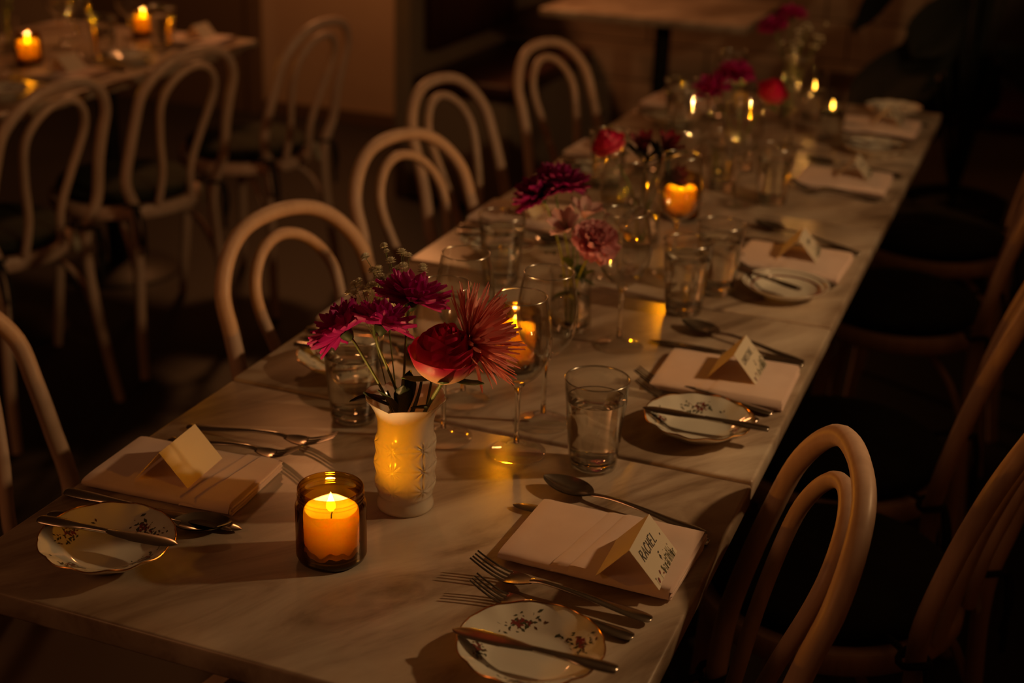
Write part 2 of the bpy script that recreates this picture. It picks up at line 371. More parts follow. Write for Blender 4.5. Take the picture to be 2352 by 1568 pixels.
# ------------------------------------------------------------------ bentwood chairs
OUT = [(.182,.0),(.166,.14),(.146,.32),(.1440,.46),(.180,.55),(.174,.65),(.1704,.7246),(.1657,.7876),(.1304,.8396),(.0769,.8716),(0,.8816)]
INN = [(.0620,.462),(.052,.55),(.0753,.65),(.0945,.7408),(.0850,.7908),(.0493,.8288),(0,.843)]
def lean(z):
    if z < .46: return -.19 - .035*((.46-z)/.46)**2
    h = z-.46; return -.19 - .0932*h - .4246*h*h
def hoop(c, n):
    c = [(x, lean(z), z) for x, z in c]; c = c + [(-x, y, z) for x, y, z in c[:-1]][::-1]
    return spline(c, n)
def make_chair():
    t = thing('bentwood_chair', 'x', 'chair')
    P = hoop(OUT, 90); n = len(P)
    rr = [.0125 + .0018*min(1, p.z/.3) - .0012*max(0, (p.z-.46)/.42) for p in P]
    part('back_hoop', MB().tube(P, rr, 12), M['wood'], t)
    part('inner_hoop', MB().tube([(p.x, p.y-.008*max(0, (p.z-.46)/.38), p.z) for p in hoop(INN, 60)], .0102, 12), M['wood'], t)
    mb = MB()   # seat ring: flat bent wood band
    pr = [(.182,.428),(.205,.428),(.209,.434),(.209,.456),(.205,.462),(.182,.462),(.180,.456),(.180,.432),(.182,.428)]
    part('seat_ring', MB().lathe(pr, 48, lambda r, z, a: (r*(1-.06*max(0,-math.sin(a))**2), z)), M['wood'], t)
    part('seat_panel', MB().lathe([(.0,.455),(.10,.453),(.17,.457),(.184,.459),(.184,.440),(0,.440)], 40, lambda r, z, a: (r*(1-.06*max(0,-math.sin(a))**2), z)), M['seatwood'], t)
    for s in (-1, 1):
        part('leg', MB().tube(spline([(s*.135,.125,.43),(s*.142,.135,.25),(s*.158,.155,0)], 10), [.0158,.0156,.0153,.015,.0146,.0142,.0138,.0133,.0122,.0110], 12), M['wood'], t)
        part('brace', MB().tube(spline([(s*.149,-.185,.28),(s*.135,-.145,.36),(s*.10,-.08,.415),(s*.075,-.03,.428)], 14), .008, 8), M['wood'], t)
    part('brace', MB().tube(spline([(-.140,.130,.27),(-.11,.10,.37),(-.04,.06,.425)], 12), .008, 8), M['wood'], t)
    part('brace', MB().tube(spline([(.140,.130,.27),(.11,.10,.37),(.04,.06,.425)], 12), .008, 8), M['wood'], t)
    return t
def make_cushion():
    t = thing('seat_cushion', 'x', 'cushion')
    def fn(u, v):
        a = 2*PI*u; 
        if v < .5: q = v*2; r = .185*math.sin(q*PI/2); z = .018 + .036*math.cos(q*PI/2)**.6
        else: q = (v-.5)*2; r = .185*math.cos(q*PI/2)+.0; z = .018 - .018*math.sin(q*PI/2)
        z += .006*math.sin(3*a + 9*r)*(r/.185)*(1-(r/.19)**4) if v < .5 else 0
        if v < .5: z -= .016*math.exp(-(r/.03)**2)
        return (r*math.cos(a), r*math.sin(a), z+.0005)
    part('cover', MB().grid(48, 28, fn, True), M['cushion'], t, smooth='all')
    for s in (-1, 1):
        mb = MB(); mb.tube(spline([(s*.12,-.135,.02),(s*.14,-.165,.022),(s*.152,-.172,.018)], 6), .005, 6)
        mb.tube([(s*.152+.021*math.cos(q), -.190+.021*math.sin(q), .02+.004*math.sin(2*q)) for q in [2*PI*i/14 for i in range(14)]], .005, 6, closed=True)
        mb.tube(spline([(s*.165,-.212,.02),(s*.172,-.222,-.03),(s*.160,-.220,-.085)], 8), .0055, 6)
        mb.tube(spline([(s*.160,-.213,.02),(s*.150,-.224,-.03),(s*.152,-.228,-.11)], 8), .0055, 6)
        part('tie', mb, M['tie'], t)
    part('care_tag', MB().grid(4, 6, lambda u, v: (.10+.022*u, -.178-.018*v, .018-.045*v+.006*math.sin(v*5))), M['tag'], t)
    return t
CH = make_chair(); CU = make_cushion(); kids(CH); kids(CU)
chairs = [  # x, y, facing (deg, 0 = +y), label, cushion label
 (-.050, .325, -93, 'bentwood chair cut by the left picture edge, beside the frontmost table', None),
 (.154, .893, -103.9, 'bentwood chair tucked under the left side of the second table, largest full hoop', None),
 (.099, 1.452, -105.5, 'bentwood chair at the left side of the middle table, overlapping the chair behind it', None),
 (-.055, 2.047, -98.2, 'bentwood chair at the left side of the fourth table, between two tucked chairs', None),
 (-.012, 2.617, -104.6, 'bentwood chair in front of the banquette, furthest back beside the long row', None),
 (-1.374, 1.642, 84.2, 'bentwood chair of the left row cut by the picture edge, closest to the camera', 'dark seat pad on the closest chair of the left row'),
 (-1.339, 2.168, 78.5, 'middle bentwood chair of the left row, its back towards the long table', 'dark seat pad on the middle chair of the left row'),
 (-1.281, 2.712, 84.4, 'bentwood chair of the left row furthest from the camera, against the plain wall', 'dark seat pad on the furthest chair of the left row'),
 (.607, .352, 107.4, 'bentwood chair with glossy double hoop in the right foreground by the named napkin', 'dark green cushion on the right foreground chair'),
 (.839, .891, 75, 'bentwood chair leaning out of the right picture edge, second from the camera', 'dark green cushion second from the camera on the right'),
 (.778, 1.325, 86, 'bentwood chair third from the camera on the right, only its lower hoop in view', 'creased dark green cushion beside the second table'),
 (.78, 2.15, 88, 'bentwood chair fourth from the camera on the right, by the fourth table', 'dark green cushion fourth from the camera on the right'),
 (.80, 2.72, 92, 'bentwood chair at the right side of the far end table, lost in the dark', 'dark cushion at the far end of the right side'),
]
for i, (x, y, a, lb, cl) in enumerate(chairs):
    if i == 0: CH.location = (x, y, 0); CH.rotation_euler = (0,0,R(a)); CH['label'] = lb; c = CH; CH['group'] = 'bentwood chairs'
    else: c = dup(CH, (x, y, 0), R(a), lb)
first = True
for i, (x, y, a, lb, cl) in enumerate(chairs):
    if not cl: continue
    if first: CU.location = (x, y, .462); CU.rotation_euler = (0,0,R(a)); CU['label'] = cl; CU['group'] = 'seat cushions'; first = False
    else: dup(CU, (x, y, .462), R(a), cl)

# ------------------------------------------------------------------ cutlery (local: handle end at 0, tip at +x)
def bar(mb, P, n=10):   # P: list of (x, z, halfwidth, halfthick)
    mb.tube([(p[0], 0, p[1]) for p in P], [(p[2], p[3]) for p in P], n); return mb
def sm(P, n):
    V = spline([(p[0], p[1], 0) for p in P], n); Wd = spline([(p[2], p[3], 0) for p in P], n)
    return [(a.x, a.y, max(b.x, .0004), max(b.y, .0004)) for a, b in zip(V, Wd)]
HND = [(.0,.003,.004,.0012),(.004,.003,.008,.0018),(.02,.004,.0095,.0022),(.05,.006,.0065,.0022),(.09,.0095,.0042,.0022),(.125,.0105,.0034,.0022)]
def make_fork(L=.21, hw=1.0):
    t = thing('fork', 'x', 'fork'); k = L/.21
    part('handle', bar(MB(), sm([(x*k, z, w, h) for x, z, w, h in HND] + [(.140*k,.0085,.0042,.0020)], 26)), M['steel'], t)
    mb = MB()
    def top(u):   # height along the head
        return .0085 - .0045*math.sin(min(1,u*1.6)*PI/2) + .020*max(0, u-.35)**1.6*1.7
    def fn(u, v):
        x = .138*k + .030*k*u; w = (.0042 + .0085*math.sin(min(1,u*1.3)*PI/2))*hw
        y = (v-.5)*2*w; return (x, y, top(u*.42) + .9*(y*y)*8)
    g0 = len(mb.v); mb.grid(9, 9, fn); mb.grid(9, 9, lambda u, v: (fn(u, v)[0], fn(u, v)[1], fn(u, v)[2]-.0018))
    for j in range(4):
        yy = (-.0102 + .0068*j)*hw
        mb.tube([( (.166 + .044*q/6)*k, yy*(1-.02*q), top(.42+.58*q/6)-.0009 + .9*yy*yy*8) for q in range(7)], [(.0019*(1-.07*q), .0011) for q in range(7)], 6)
    part('tines', mb, M['steel'], t); return t
def make_spoon(L=.22):
    t = thing('spoon', 'x', 'spoon'); k = L/.22
    part('handle', bar(MB(), sm([(x*k, z, w, h) for x, z, w, h in HND] + [(.150*k,.0080,.0038,.0020),(.160*k,.0062,.006,.0012)], 26)), M['steel'], t)
    def fn(o):
        def f(u, v):
            q = u; x = (.152 + .070*q)*k; w = .0215*(math.sin(PI*q**.85))**.62 if 0 < q < 1 else 0
            w = max(w, .0032 if q < .5 else .0004)
            s = (v-.5)*2; y = s*w; d = .0095*(max(0, math.sin(PI*q)))**.8*(1-s*s)
            rimz = .0065 + .004*q
            return (x, y, rimz - d + .003 - o)
        return f
    part('bowl', MB().grid(22, 13, fn(0)).grid(22, 13, fn(.0011)), M['steel'], t); return t
def make_knife(L=.24, butter=False):
    t = thing('butter_knife' if butter else 'table_knife', 'x', 'knife'); h = L*(.52 if not butter else .50)
    w = .0085 if butter else .0095
    part('handle', bar(MB(), sm([(0,.004,.004,.002),(.004,.0042,w*.9,.0032),(.03,.0045,w,.0036),(h*.6,.0045,w*.62,.0034),(h,.0045,.0038,.0030)], 24)), M['steel'], t)
    mb = MB()
    bw = .0105 if butter else .0098
    P = [(h-.002,.0045,.0036,.0024),(h+.010,.0045,bw*.62,.0014),(h+.03,.0045,bw*.9,.0010),(L-.05,.0045,bw,.0009),(L-.02,.0045,bw*.95,.0008),(L-.006,.0045,bw*.6,.0006),(L,.0045,.0012,.0004)]
    bar(mb, sm(P, 24), 10)
    part('blade', mb, M['steel'], t); return t
PROTO = {'fork': make_fork(), 'salad': make_fork(.185, .92), 'spoon': make_spoon(), 'knife': make_knife(), 'butter': make_knife(.172, True)}
for k in PROTO.values(): kids(k)
USED = set()
def lay(kind, hx, hy, tx, ty, label, z=0, tilt=0, dz=0):
    p = PROTO[kind]; rot = math.atan2(ty-hy, tx-hx); loc = (hx, hy, HT((hx+tx)/2, (hy+ty)/2) + z)
    e = Matrix.Rotation(rot, 4, 'Z') @ Matrix.Rotation(-tilt, 4, 'Y')
    eu = tuple(e.to_euler())
    if kind not in USED: USED.add(kind); p.location = loc; p.rotation_euler = eu; p['label'] = label; o = p
    else: o = dup(p, loc, eu, label)
    o['group'] = {'fork':'dinner forks','salad':'salad forks','spoon':'spoons','knife':'table knives','butter':'butter knives'}[kind]
    return o

# ------------------------------------------------------------------ napkins
def napkin_mesh(L=.205, Wd=.145, seed=0, band=.075, flip=False):
    rnd = random.Random(seed); mb = MB()
    def slab(x0, x1, y0, y1, z0, z1, rnear, rough):
        nx, ns = 26, 24
        def fn(u, v):
            a = 2*PI*v; ca, sa = math.cos(a), math.sin(a); e = .22
            cy = math.copysign(abs(ca)**e, ca); cz = math.copysign(abs(sa)**.7, sa)
            x = x0 + (x1-x0)*u
            endf = 1 - .5*max(0, 1-min(u, 1-u)/.02)*.5
            yy = (y0+y1)/2 + (y1-y0)/2*cy*(1-.004*math.sin(7*x*30)); zz = (z0+z1)/2 + (z1-z0)/2*cz*endf
            nz = noise.noise(Vector((x*14+seed, yy*14, z0*60)))*.0016 + noise.noise(Vector((x*50, yy*50, seed)))*.0004
            xx = x + noise.noise(Vector((yy*30, z0*200, seed+3)))*.003*(1 if u > .95 else 0)
            return (xx, yy, zz + nz*(zz/.018))
        o = len(mb.v)
        mb.grid(nx, ns, fn)
        for c in (0, nx-1):
            mb.f.append(tuple(o + j*nx + c for j in range(ns-1)))
    TH = .0135; sg = 1 if not flip else -1
    slab(-L/2 + .001, L/2 - .003, -Wd/2, Wd/2, 0, TH, 0, 0)
    for k in range(3):      # the open sheet ends
        e = L/2 - .0015 + rnd.uniform(-.0015, .0015)
        x0, x1 = (L/2 - .03, e) if not flip else (-e, -L/2 + .03)
        slab(x0, x1, -Wd/2 + .002 + rnd.uniform(0,.002), Wd/2 - .002, .0002 + k*.0046, .0002 + k*.0046 + .0036, 0, 0)
    z1 = TH - .0008
    # overlapping flap: from the band to the open end, wrapping down over both long sides
    xb = -L/2 + band if not flip else L/2 - band
    xe = L/2 - .004 if not flip else -L/2 + .004
    def flap(dz):
        def fn(u, v):
            x = xb + (xe-xb)*u; s = (v-.5)*2; yy = s*(Wd/2+.0012)
            z = z1 + .0022 + dz; 
            edge = max(0, (abs(s)-.90)/.10); z -= edge**2*.0095
            x += .010*(s)*(1-u) * (1 if not flip else -1)
            z += noise.noise(Vector((x*16+seed, yy*16, 3)))*.0012 - (.0012 if u < .02 else 0)
            return (x, yy, z)
        return fn
    mb.grid(22, 30, flap(0))
    xb += .020 if not flip else -.020
    mb.grid(22, 30, flap(.0016))
    return mesh('cloth', mb, M['linen'], smooth=True)
NAPM = [napkin_mesh(.205, .145, 1, .075), napkin_mesh(.205, .135, 5, .145), napkin_mesh(.195, .150, 9, .075)]
def napkin(x, y, rot, label, which=0, z=0):
    o = ob('napkin', NAPM[which]); o.location = (x, y, HT(x, y) + z + .0012); o.rotation_euler = (0,0,rot)
    o['label'] = label; o['category'] = 'napkin'; o['group'] = 'folded napkins'; return o

# ------------------------------------------------------------------ place cards
GLY = {'R': [[(0,0),(.05,1)],[(0,1),(.5,.95),(.55,.7),(.4,.55),(.05,.5)],[(.2,.5),(.6,0)]],
 'A': [[(0,0),(.35,1),(.62,0)],[(.12,.4),(.55,.38)]], 'C': [[(.55,.85),(.35,1),(.1,.8),(0,.45),(.15,.1),(.35,0),(.58,.12)]],
 'H': [[(0,0),(.03,1)],[(.5,0),(.53,1)],[(0,.5),(.52,.52)]], 'E': [[(.5,1),(0,1),(0,0),(.52,.02)],[(0,.52),(.42,.52)]],
 'L': [[(.02,1),(0,0),(.5,.02)]], 'I': [[(.1,0),(.12,1)]], 'S': [[(.5,.88),(.25,1),(.02,.78),(.28,.52),(.5,.25),(.25,0),(0,.12)]],
 'T': [[(.3,0),(.3,1)],[(0,1),(.6,1)]], 'N': [[(0,0),(0,1),(.5,0),(.5,1)]]}
def name_mesh(text, hgt):
    mb = MB(); x = 0
    for ch in text:
        if ch in GLY:
            for st in GLY[ch]:
                P = spline([(a, c, 0) for a, c in st], 3*len(st)) if ch in 'CS' else [Vector((a, c, 0)) for a, c in st]
                mb.tube([((x + p.x*.85 + .12*p.y)*hgt, p.y*hgt, 0) for p in P], .075*hgt, 5, flat=.25)
        x += .40 if ch == 'I' else .72
    w = x*hgt; mb.v = [(a-w/2, b_, c) for a, b_, c in mb.v]; return mb
def print_mesh(seed, w=.082, h=.022):   # printed meadow border: stalks and seed heads; lies in the xy plane
    rnd = random.Random(seed); g = MB(); rd = MB(); dk = MB()
    for k in range(46):
        x = rnd.uniform(-w/2*.2, w/2*.97) if k > 8 else rnd.uniform(-w/2*.9, w/2*.9); hh = h*rnd.uniform(.25, 1)*(.5 + .5*max(0, x/(w/2)))
        tip = Vector((x + rnd.uniform(-.002,.002), hh, 0))
        g.tube([(x, 0, 0), (x*.7+tip.x*.3, hh*.5, 0), tip], .00016, 4)
        if k % 2:
            for s in (-1, 1): g.tube([(tip.x, tip.y*.8, 0), (tip.x + s*.0012, tip.y*.8+.0014, 0)], .00045, 4, flat=.3)
    def leafy(mb, x, y, r, a):
        mb.lathe([(0,0),(r,.00001)], 8, M4=Matrix.Translation((x, y, .0001)) @ Matrix.Rotation(a, 4, 'Z') @ Matrix.Diagonal((1,.5,1,1)))
    for x, y, r, a in ((-.030,.004,.0034,1.0), (-.018,.008,.0026,.8), (-.012,.003,.0018,.3)): leafy(rd, x, y, r, a)
    leafy(dk, .004, .016, .0030, 1.2); leafy(dk, .006, .021, .0020, .3); leafy(dk, .034, .030, .0016, 1.1)
    for k in range(14): leafy(dk, rnd.uniform(0,.036), rnd.uniform(.002,.018), .0008, rnd.uniform(0,3))
    return g, rd, dk
def card(x, y, rot, z, label, text=None, rough_text=False, faint=False, scl=1):
    L, hb, H = .086*scl, .036, .041; s = math.hypot(hb, H)
    t = thing('place_card', label, 'place card', (x, y, HT(x, y)+z), rot, 'tent place cards')
    mb = MB(); th = .0004
    P = [(-hb, 0), (0, H), (hb, 0)]; Q = [(-hb+.0006, 0), (0, H-.0008), (hb-.0006, 0)]
    vs = [(p[0], yy, p[1]) for yy in (-L/2, L/2) for p in P+Q]
    mb.add(vs, [(0,1,7,6),(1,2,8,7),(3,9,10,4),(4,10,11,5),(0,3,4,1),(1,4,5,2),(6,7,10,9),(7,8,11,10),(0,6,9,3),(2,5,11,8)])
    part('card', mb, M['card'], t, smooth=False)
    # face plane: origin mid-bottom of +x panel, u along +y, v up the slope to the ridge
    U = Vector((0,1,0)); V = Vector((-hb, 0, H)).normalized(); N = U.cross(V)
    F = Matrix(((U.x,V.x,N.x,hb),(U.y,V.y,N.y,0),(U.z,V.z,N.z,0),(0,0,0,1))) @ Matrix.Translation((0,0,.0003))
    if text:
        o = part('name_lettering', name_mesh(text, .0125 if len(text) < 8 else .0095), M['ink'], t, smooth=False); o.matrix_local = F @ Matrix.Translation((-.004, .031, 0))
    elif rough_text:
        m2 = MB(); rnd = random.Random(hash(rough_text) % 97)
        for k in range(5): m2.tube([(-.014+k*.0065, 0, 0), (-.012+k*.0065, .008, 0), (-.009+k*.0065, .001+.004*(k % 2), 0)], .0008, 5, flat=.25)
        o = part('name_lettering', m2, M['ink'], t, smooth=False); o.matrix_local = F @ Matrix.Translation((0, .030, 0))
    if text or rough_text:
        g, rd, dk = print_mesh(len(label), L*.95)
        for nm, q, mm in (('printed_stalks', g, 'print_green'), ('printed_seed_heads', dk, 'ink'), ('printed_red_petals', rd, 'print_red')):
            o = part(nm, q, M[mm], t, smooth=False); o.matrix_local = F @ Matrix.Translation((0, .0015, .0001))
            o['kind'] = 'stuff'
    return t

# ------------------------------------------------------------------ bread plates
def plate_z(r):     # upper surface height of the plate
    if r < .040: return .0065
    q = (r-.040)/.033; return .0065 + .0180*(q**.95)
def make_plate(kind):
    t = thing('bread_plate', 'x', 'plate'); Rm = .0725
    sc = lambda r, z, a: (r*(1 + (.016*abs(math.sin(6*a))**.7-.008)*(max(0, r-.05)/.022)), z + .0009*math.cos(12*a)*(max(0, r-.05)/.022)) if kind != 'ringed' else (r, z)
    prof = [(0,.0065),(.02,.0065),(.038,.0065)] + [(.040+.033*q/9, plate_z(.040+.033*q/9)) for q in range(1, 10)]
    prof += [(.0738,.0247),(.0732,.0235),(.066,.0170),(.055,.0110),(.044,.0062),(.040,.0035),(.0395,0),(.036,0),(.0355,.003),(0,.0035)]
    part('dish', MB().lathe(prof, 96, sc), M['porcelain'], t, smooth='all')
    ring = lambda r, w, dz=0: MB().tube([(sc(r, plate_z(min(r,.0725))+dz, a)[0]*math.cos(a), sc(r, 0, a)[0]*math.sin(a), sc(r, plate_z(min(r,.0725))+dz, a)[1]) for a in [2*PI*i/96 for i in range(96)]], w, 6, closed=True)
    if kind != 'ringed':
        part('gilt_rim', ring(.0735, .00085, .0008), M['gold'], t)
        rnd = random.Random(kind == 'floral_b')
        for a0 in ([.3, 1.7, 3.1, 4.5] if kind == 'floral_a' else [.9, 2.4, 3.9, 5.3]):
            for mm, n, spread, sz, nm in (('decal_green', 30, 1, .0032, 'printed_leaves'), ('decal_red', 14, .5, .0036, 'printed_petals'), ('decal_brown', 16, .95, .0024, 'printed_buds')):
                mb = MB()
                for k in range(n):
                    a = a0 + rnd.gauss(0, .24)*spread; r = .053 + rnd.gauss(0, .0055)*spread; r = min(max(r, .038), .068)
                    z = plate_z(r) + .0002; c = Vector((r*math.cos(a), r*math.sin(a), z))
                    tr = Vector((-math.sin(a), math.cos(a), 0)); dr = (Vector(((r+.002)*math.cos(a), (r+.002)*math.sin(a), plate_z(r+.002)+.0002)) - c).normalized()
                    th = rnd.uniform(0, 6.28); A = tr*math.cos(th) + dr*math.sin(th); B = tr*-math.sin(th) + dr*math.cos(th); s = sz*rnd.uniform(.6, 1.3)
                    mb.add([c - A*s, c - B*s*.45, c + A*s, c + B*s*.45], [(0,1,2,3)])
                o = part(nm, mb, M[mm], t, smooth=False); o['kind'] = 'stuff'
    else:
        part('glazed_ring', ring(.058, .0022, -.0006), M['rust'], t); part('glazed_ring', ring(.068, .0010, -.0002), M['rust'], t)
    return t
PL = {k: make_plate(k) for k in ('floral_a', 'floral_b', 'ringed')}
for k in PL.values(): kids(k)
PU = set()
def plate(kind, x, y, rot, label, z=0, tilt=(0,0)):
    p = PL[kind]; eu = (tilt[0], tilt[1], rot)
    if kind not in PU: PU.add(kind); p.location = (x, y, HT(x, y)+z); p.rotation_euler = eu; p['label'] = label; o = p
    else: o = dup(p, (x, y, HT(x, y)+z), eu, label)
    o['group'] = 'bread plates'; return o

# ------------------------------------------------------------------ glassware
def make_wine():
    t = thing('wine_glass', 'x', 'wine glass')
    o = [(.001,.0),(.036,.0),(.039,.0008),(.039,.0018),(.030,.0035),(.016,.0062),(.007,.0105),(.0044,.018),(.0036,.035),(.0036,.070),(.0040,.084),(.0060,.093),(.0125,.0995),(.0225,.108),(.0325,.121),(.0390,.137),(.0412,.153),(.0405,.170),(.0375,.190),(.0345,.206),(.0325,.216)]
    i = [(.0316,.2163),(.0336,.206),(.0366,.190),(.0396,.170),(.0403,.153),(.0381,.137),(.0315,.122),(.0215,.110),(.012,.103),(.001,.100)]
    P = spline([(a, b, 0) for a, b in o], 60)
    Q = spline([(a, b, 0) for a, b in i], 34)
    part('bowl', MB().lathe([(p.x, p.y) for p in P[36:]] + [(p.x, p.y) for p in Q], 56), M['glass'], t, smooth='all')
    part('rim', MB().lathe([(.0327+.0009*math.cos(q), .2160+.0009*math.sin(q)) for q in [2*PI*k/10 for k in range(11)]], 64), M['rimglass'], t, smooth='all')
    part('stem', MB().lathe([(.0036,.014),(.0034,.035),(.0034,.070),(.0040,.084),(.0058,.0925),(.009,.097),(.0001,.099)], 24, cap0=True), M['thick_glass'], t, smooth='all')
    part('foot', MB().lathe([(.0001,.0004),(.036,.0),(.039,.0008),(.039,.0018),(.030,.0035),(.016,.0062),(.007,.0105),(.0040,.0138),(.0001,.0139)], 56), M['glass_foot'], t, smooth='all')
    return t
def make_tumbler():
    t = thing('water_glass', 'x', 'glass')
    P = [(.001,.0),(.026,.0),(.0298,.003),(.0312,.008),(.0325,.022),(.0360,.060),(.0395,.1),(.0410,.1215),(.0405,.1225),(.0398,.1215),(.0383,.1),(.0348,.060),(.0312,.022),(.0300,.0165),(.026,.0150),(.001,.0145)]
    V = spline([(a, b, 0) for a, b in P], 80)
    part('glass_wall', MB().lathe([(max(p.x, .0002), max(0, p.y)) for p in V], 56), M['glass'], t, smooth='all')
    part('rim', MB().lathe([(.0405+.0011*math.cos(q), .1220+.0011*math.sin(q)) for q in [2*PI*k/10 for k in range(11)]], 64), M['rimglass'], t, smooth='all')
    part('glass_base', MB().lathe([(.0002,.0006),(.024,.0006),(.0285,.0035),(.0300,.009),(.0296,.0135),(.0002,.0128)], 48), M['thick_glass'], t, smooth='all')
    part('water', MB().lathe([(.0002,.0152),(.0255,.0157),(.0295,.0172),(.0310,.0225),(.0345,.060),(.0376,.094),(.0380,.0955),(.037,.0945),(.0002,.0942)], 48), M['water'], t, smooth='all')
    return t
WG, TG = make_wine(), make_tumbler(); kids(WG); kids(TG)
GU = set()
def glass(p, x, y, label, gname, rot=0, scl=None):
    if p.name not in GU: GU.add(p.name); p.location = (x, y, HT(x, y)+.0004); p['label'] = label; o = p
    else: o = dup(p, (x, y, HT(x, y)+.0004), rot, label, scale=scl)
    o['group'] = gname; return o

# ------------------------------------------------------------------ candle jars
def make_jar():
    t = thing('candle_jar', 'x', 'candle')
    o = [(.0002,.0),(.034,.0),(.0380,.0025),(.0395,.007),(.0395,.030),(.0395,.0665),(.0385,.0705),(.0362,.0730),(.0358,.0745),(.0370,.0756),(.0370,.0770),(.0360,.0780),(.0362,.0792),(.0372,.0800),(.0372,.0812),(.0362,.0822),(.0360,.0850),(.0368,.0870),(.0362,.0885),(.0352,.0888)]
    i = [(.0338,.0880),(.0336,.0800),(.0338,.0735),(.0362,.0690),(.0372,.0655),(.0372,.030),(.0372,.014),(.0355,.0105),(.0002,.0095)]
    part('jar_base', MB().lathe([(.0002,-.0001),(.0335,-.0001),(.0375,.0024),(.0390,.0068),(.0390,.0085),(.0360,.0094),(.0002,.0093)], 56), M['amber_base'], t, smooth='all')
    part('jar_wall', MB().lathe(o[3:] + i[:-1], 72), M['amber'], t, smooth='all')
    rnd = random.Random(4)
    def wob(r, z, a): return (r*(1 + .02*math.sin(3*a+1) + .012*math.sin(7*a)), z + (.0025*math.sin(5*a)+.002*math.sin(11*a+2) if z < .02 else .0012*math.sin(4*a)))
    part('wax_pillar', MB().lathe([(.0290,.0165),(.0305,.022),(.0308,.050),(.0304,.0600),(.0292,.0628),(.0280,.0616),(.0273,.0570),(.0270,.0400),(.0260,.0270),(.0200,.0240),(.0002,.0235)], 56, wob), M['wax'], t, smooth='all')
    part('wax_foot', MB().lathe([(.0002,.0100),(.030,.0100),(.031,.0135),(.0275,.0185),(.0002,.0185)], 48, wob), M['wax'], t, smooth='all')
    part('wick', MB().tube([(0,0,.0240),(.0002,0,.047),(.0004,0,.053),(.0012,.0004,.0570)], .0008, 6), M['wick'], t)
    fl = [(.0002,.0575),(.0030,.0590),(.0050,.0620),(.0052,.0655),(.0042,.0700),(.0026,.0745),(.0012,.0790),(.0001,.0815)]
    part('flame', MB().lathe([(r, z) for r, z in fl], 16), M['flame'], t, smooth='all')
    return t
JAR = make_jar(); kids(JAR); JF = [True]
def jar(x, y, label, power=.5, group='amber candle jars'):
    if JF[0]: JF[0] = False; JAR.location = (x, y, HT(x, y)+.0004); JAR['label'] = label; o = JAR
    else: o = dup(JAR, (x, y, HT(x, y)+.0004), random.Random(x*7+y).uniform(0, 6), label)
    o['group'] = group
    l = lamp('candle_light', 'POINT', (0, 0, .0690), power, (1.0, .47, .15), .005)
    l.parent = o; return o

def floating_candle(x, y, label, h=.125, level=.078, power=.10):
    t = thing('floating_candle_glass', label, 'candle', (x, y, HT(x, y)+.0004), 0, 'floating candles in clear glasses'); r = .034
    part('glass_wall', MB().lathe([(.0002,.0),(r-.002,.0),(r,.003),(r,h),(r-.0012,h+.0008),(r-.0024,h),(r-.0024,.010),(.0002,.009)], 48), M['glass'], t, smooth='all')
    part('water', MB().lathe([(.0002,.0095),(r-.003,.0105),(r-.0027,.02),(r-.0027,level),(.0002,level)], 40), M['water'], t, smooth='all')
    part('tealight_cup', MB().lathe([(.0002,level-.012),(.0185,level-.012),(.0190,level+.003),(.0182,level+.003),(.0178,level-.001),(.0002,level-.001)], 32), M['iron'], t)
    part('wick', MB().tube([(0,0,level-.001),(.0003,0,level+.006)], .0008, 6), M['wick'], t)
    part('flame', MB().lathe([(.0002,level+.002),(.0022,level+.004),(.0036,level+.008),(.0036,level+.012),(.0018,level+.020),(.0001,level+.026)], 16), M['flame'], t, smooth='all')
    l = lamp('candle_light', 'POINT', (0, 0, level+.011), power, (1.0, .42, .10), .0035); l.parent = t
    return t

# ------------------------------------------------------------------ flowers
def petal_mesh(w, curl=.25, cup=.3, base=.25, nu=4, nv=7, m='mum', tip=1.0, ruffle=0, seed=0, name='petal'):
    """unit-length petal along +x, base at origin, cupped towards +z"""
    mb = MB(); uv = []
    for j in range(nv):
        v = j/(nv-1)
        ww = w*(base + (1-base)*math.sin(min(1, v*1.35)*PI/2)) * (1 - (max(0, v-.72)/.28)**2.2*tip*.97)
        for i in range(nu):
            u = i/(nu-1)*2-1
            z = curl*v*v + cup*w*u*u*(1-.5*v) + ruffle*math.sin(u*7+seed+v*3)*v*v
            mb.v.append((v - .02*u*u, u*ww, z)); uv.append((i/(nu-1), v))
    mb.f = [(j*nu+i, j*nu+i+1, (j+1)*nu+i+1, (j+1)*nu+i) for j in range(nv-1) for i in range(nu-1)]
    return mesh(name, mb, M[m], smooth='all', uvfn=uv)
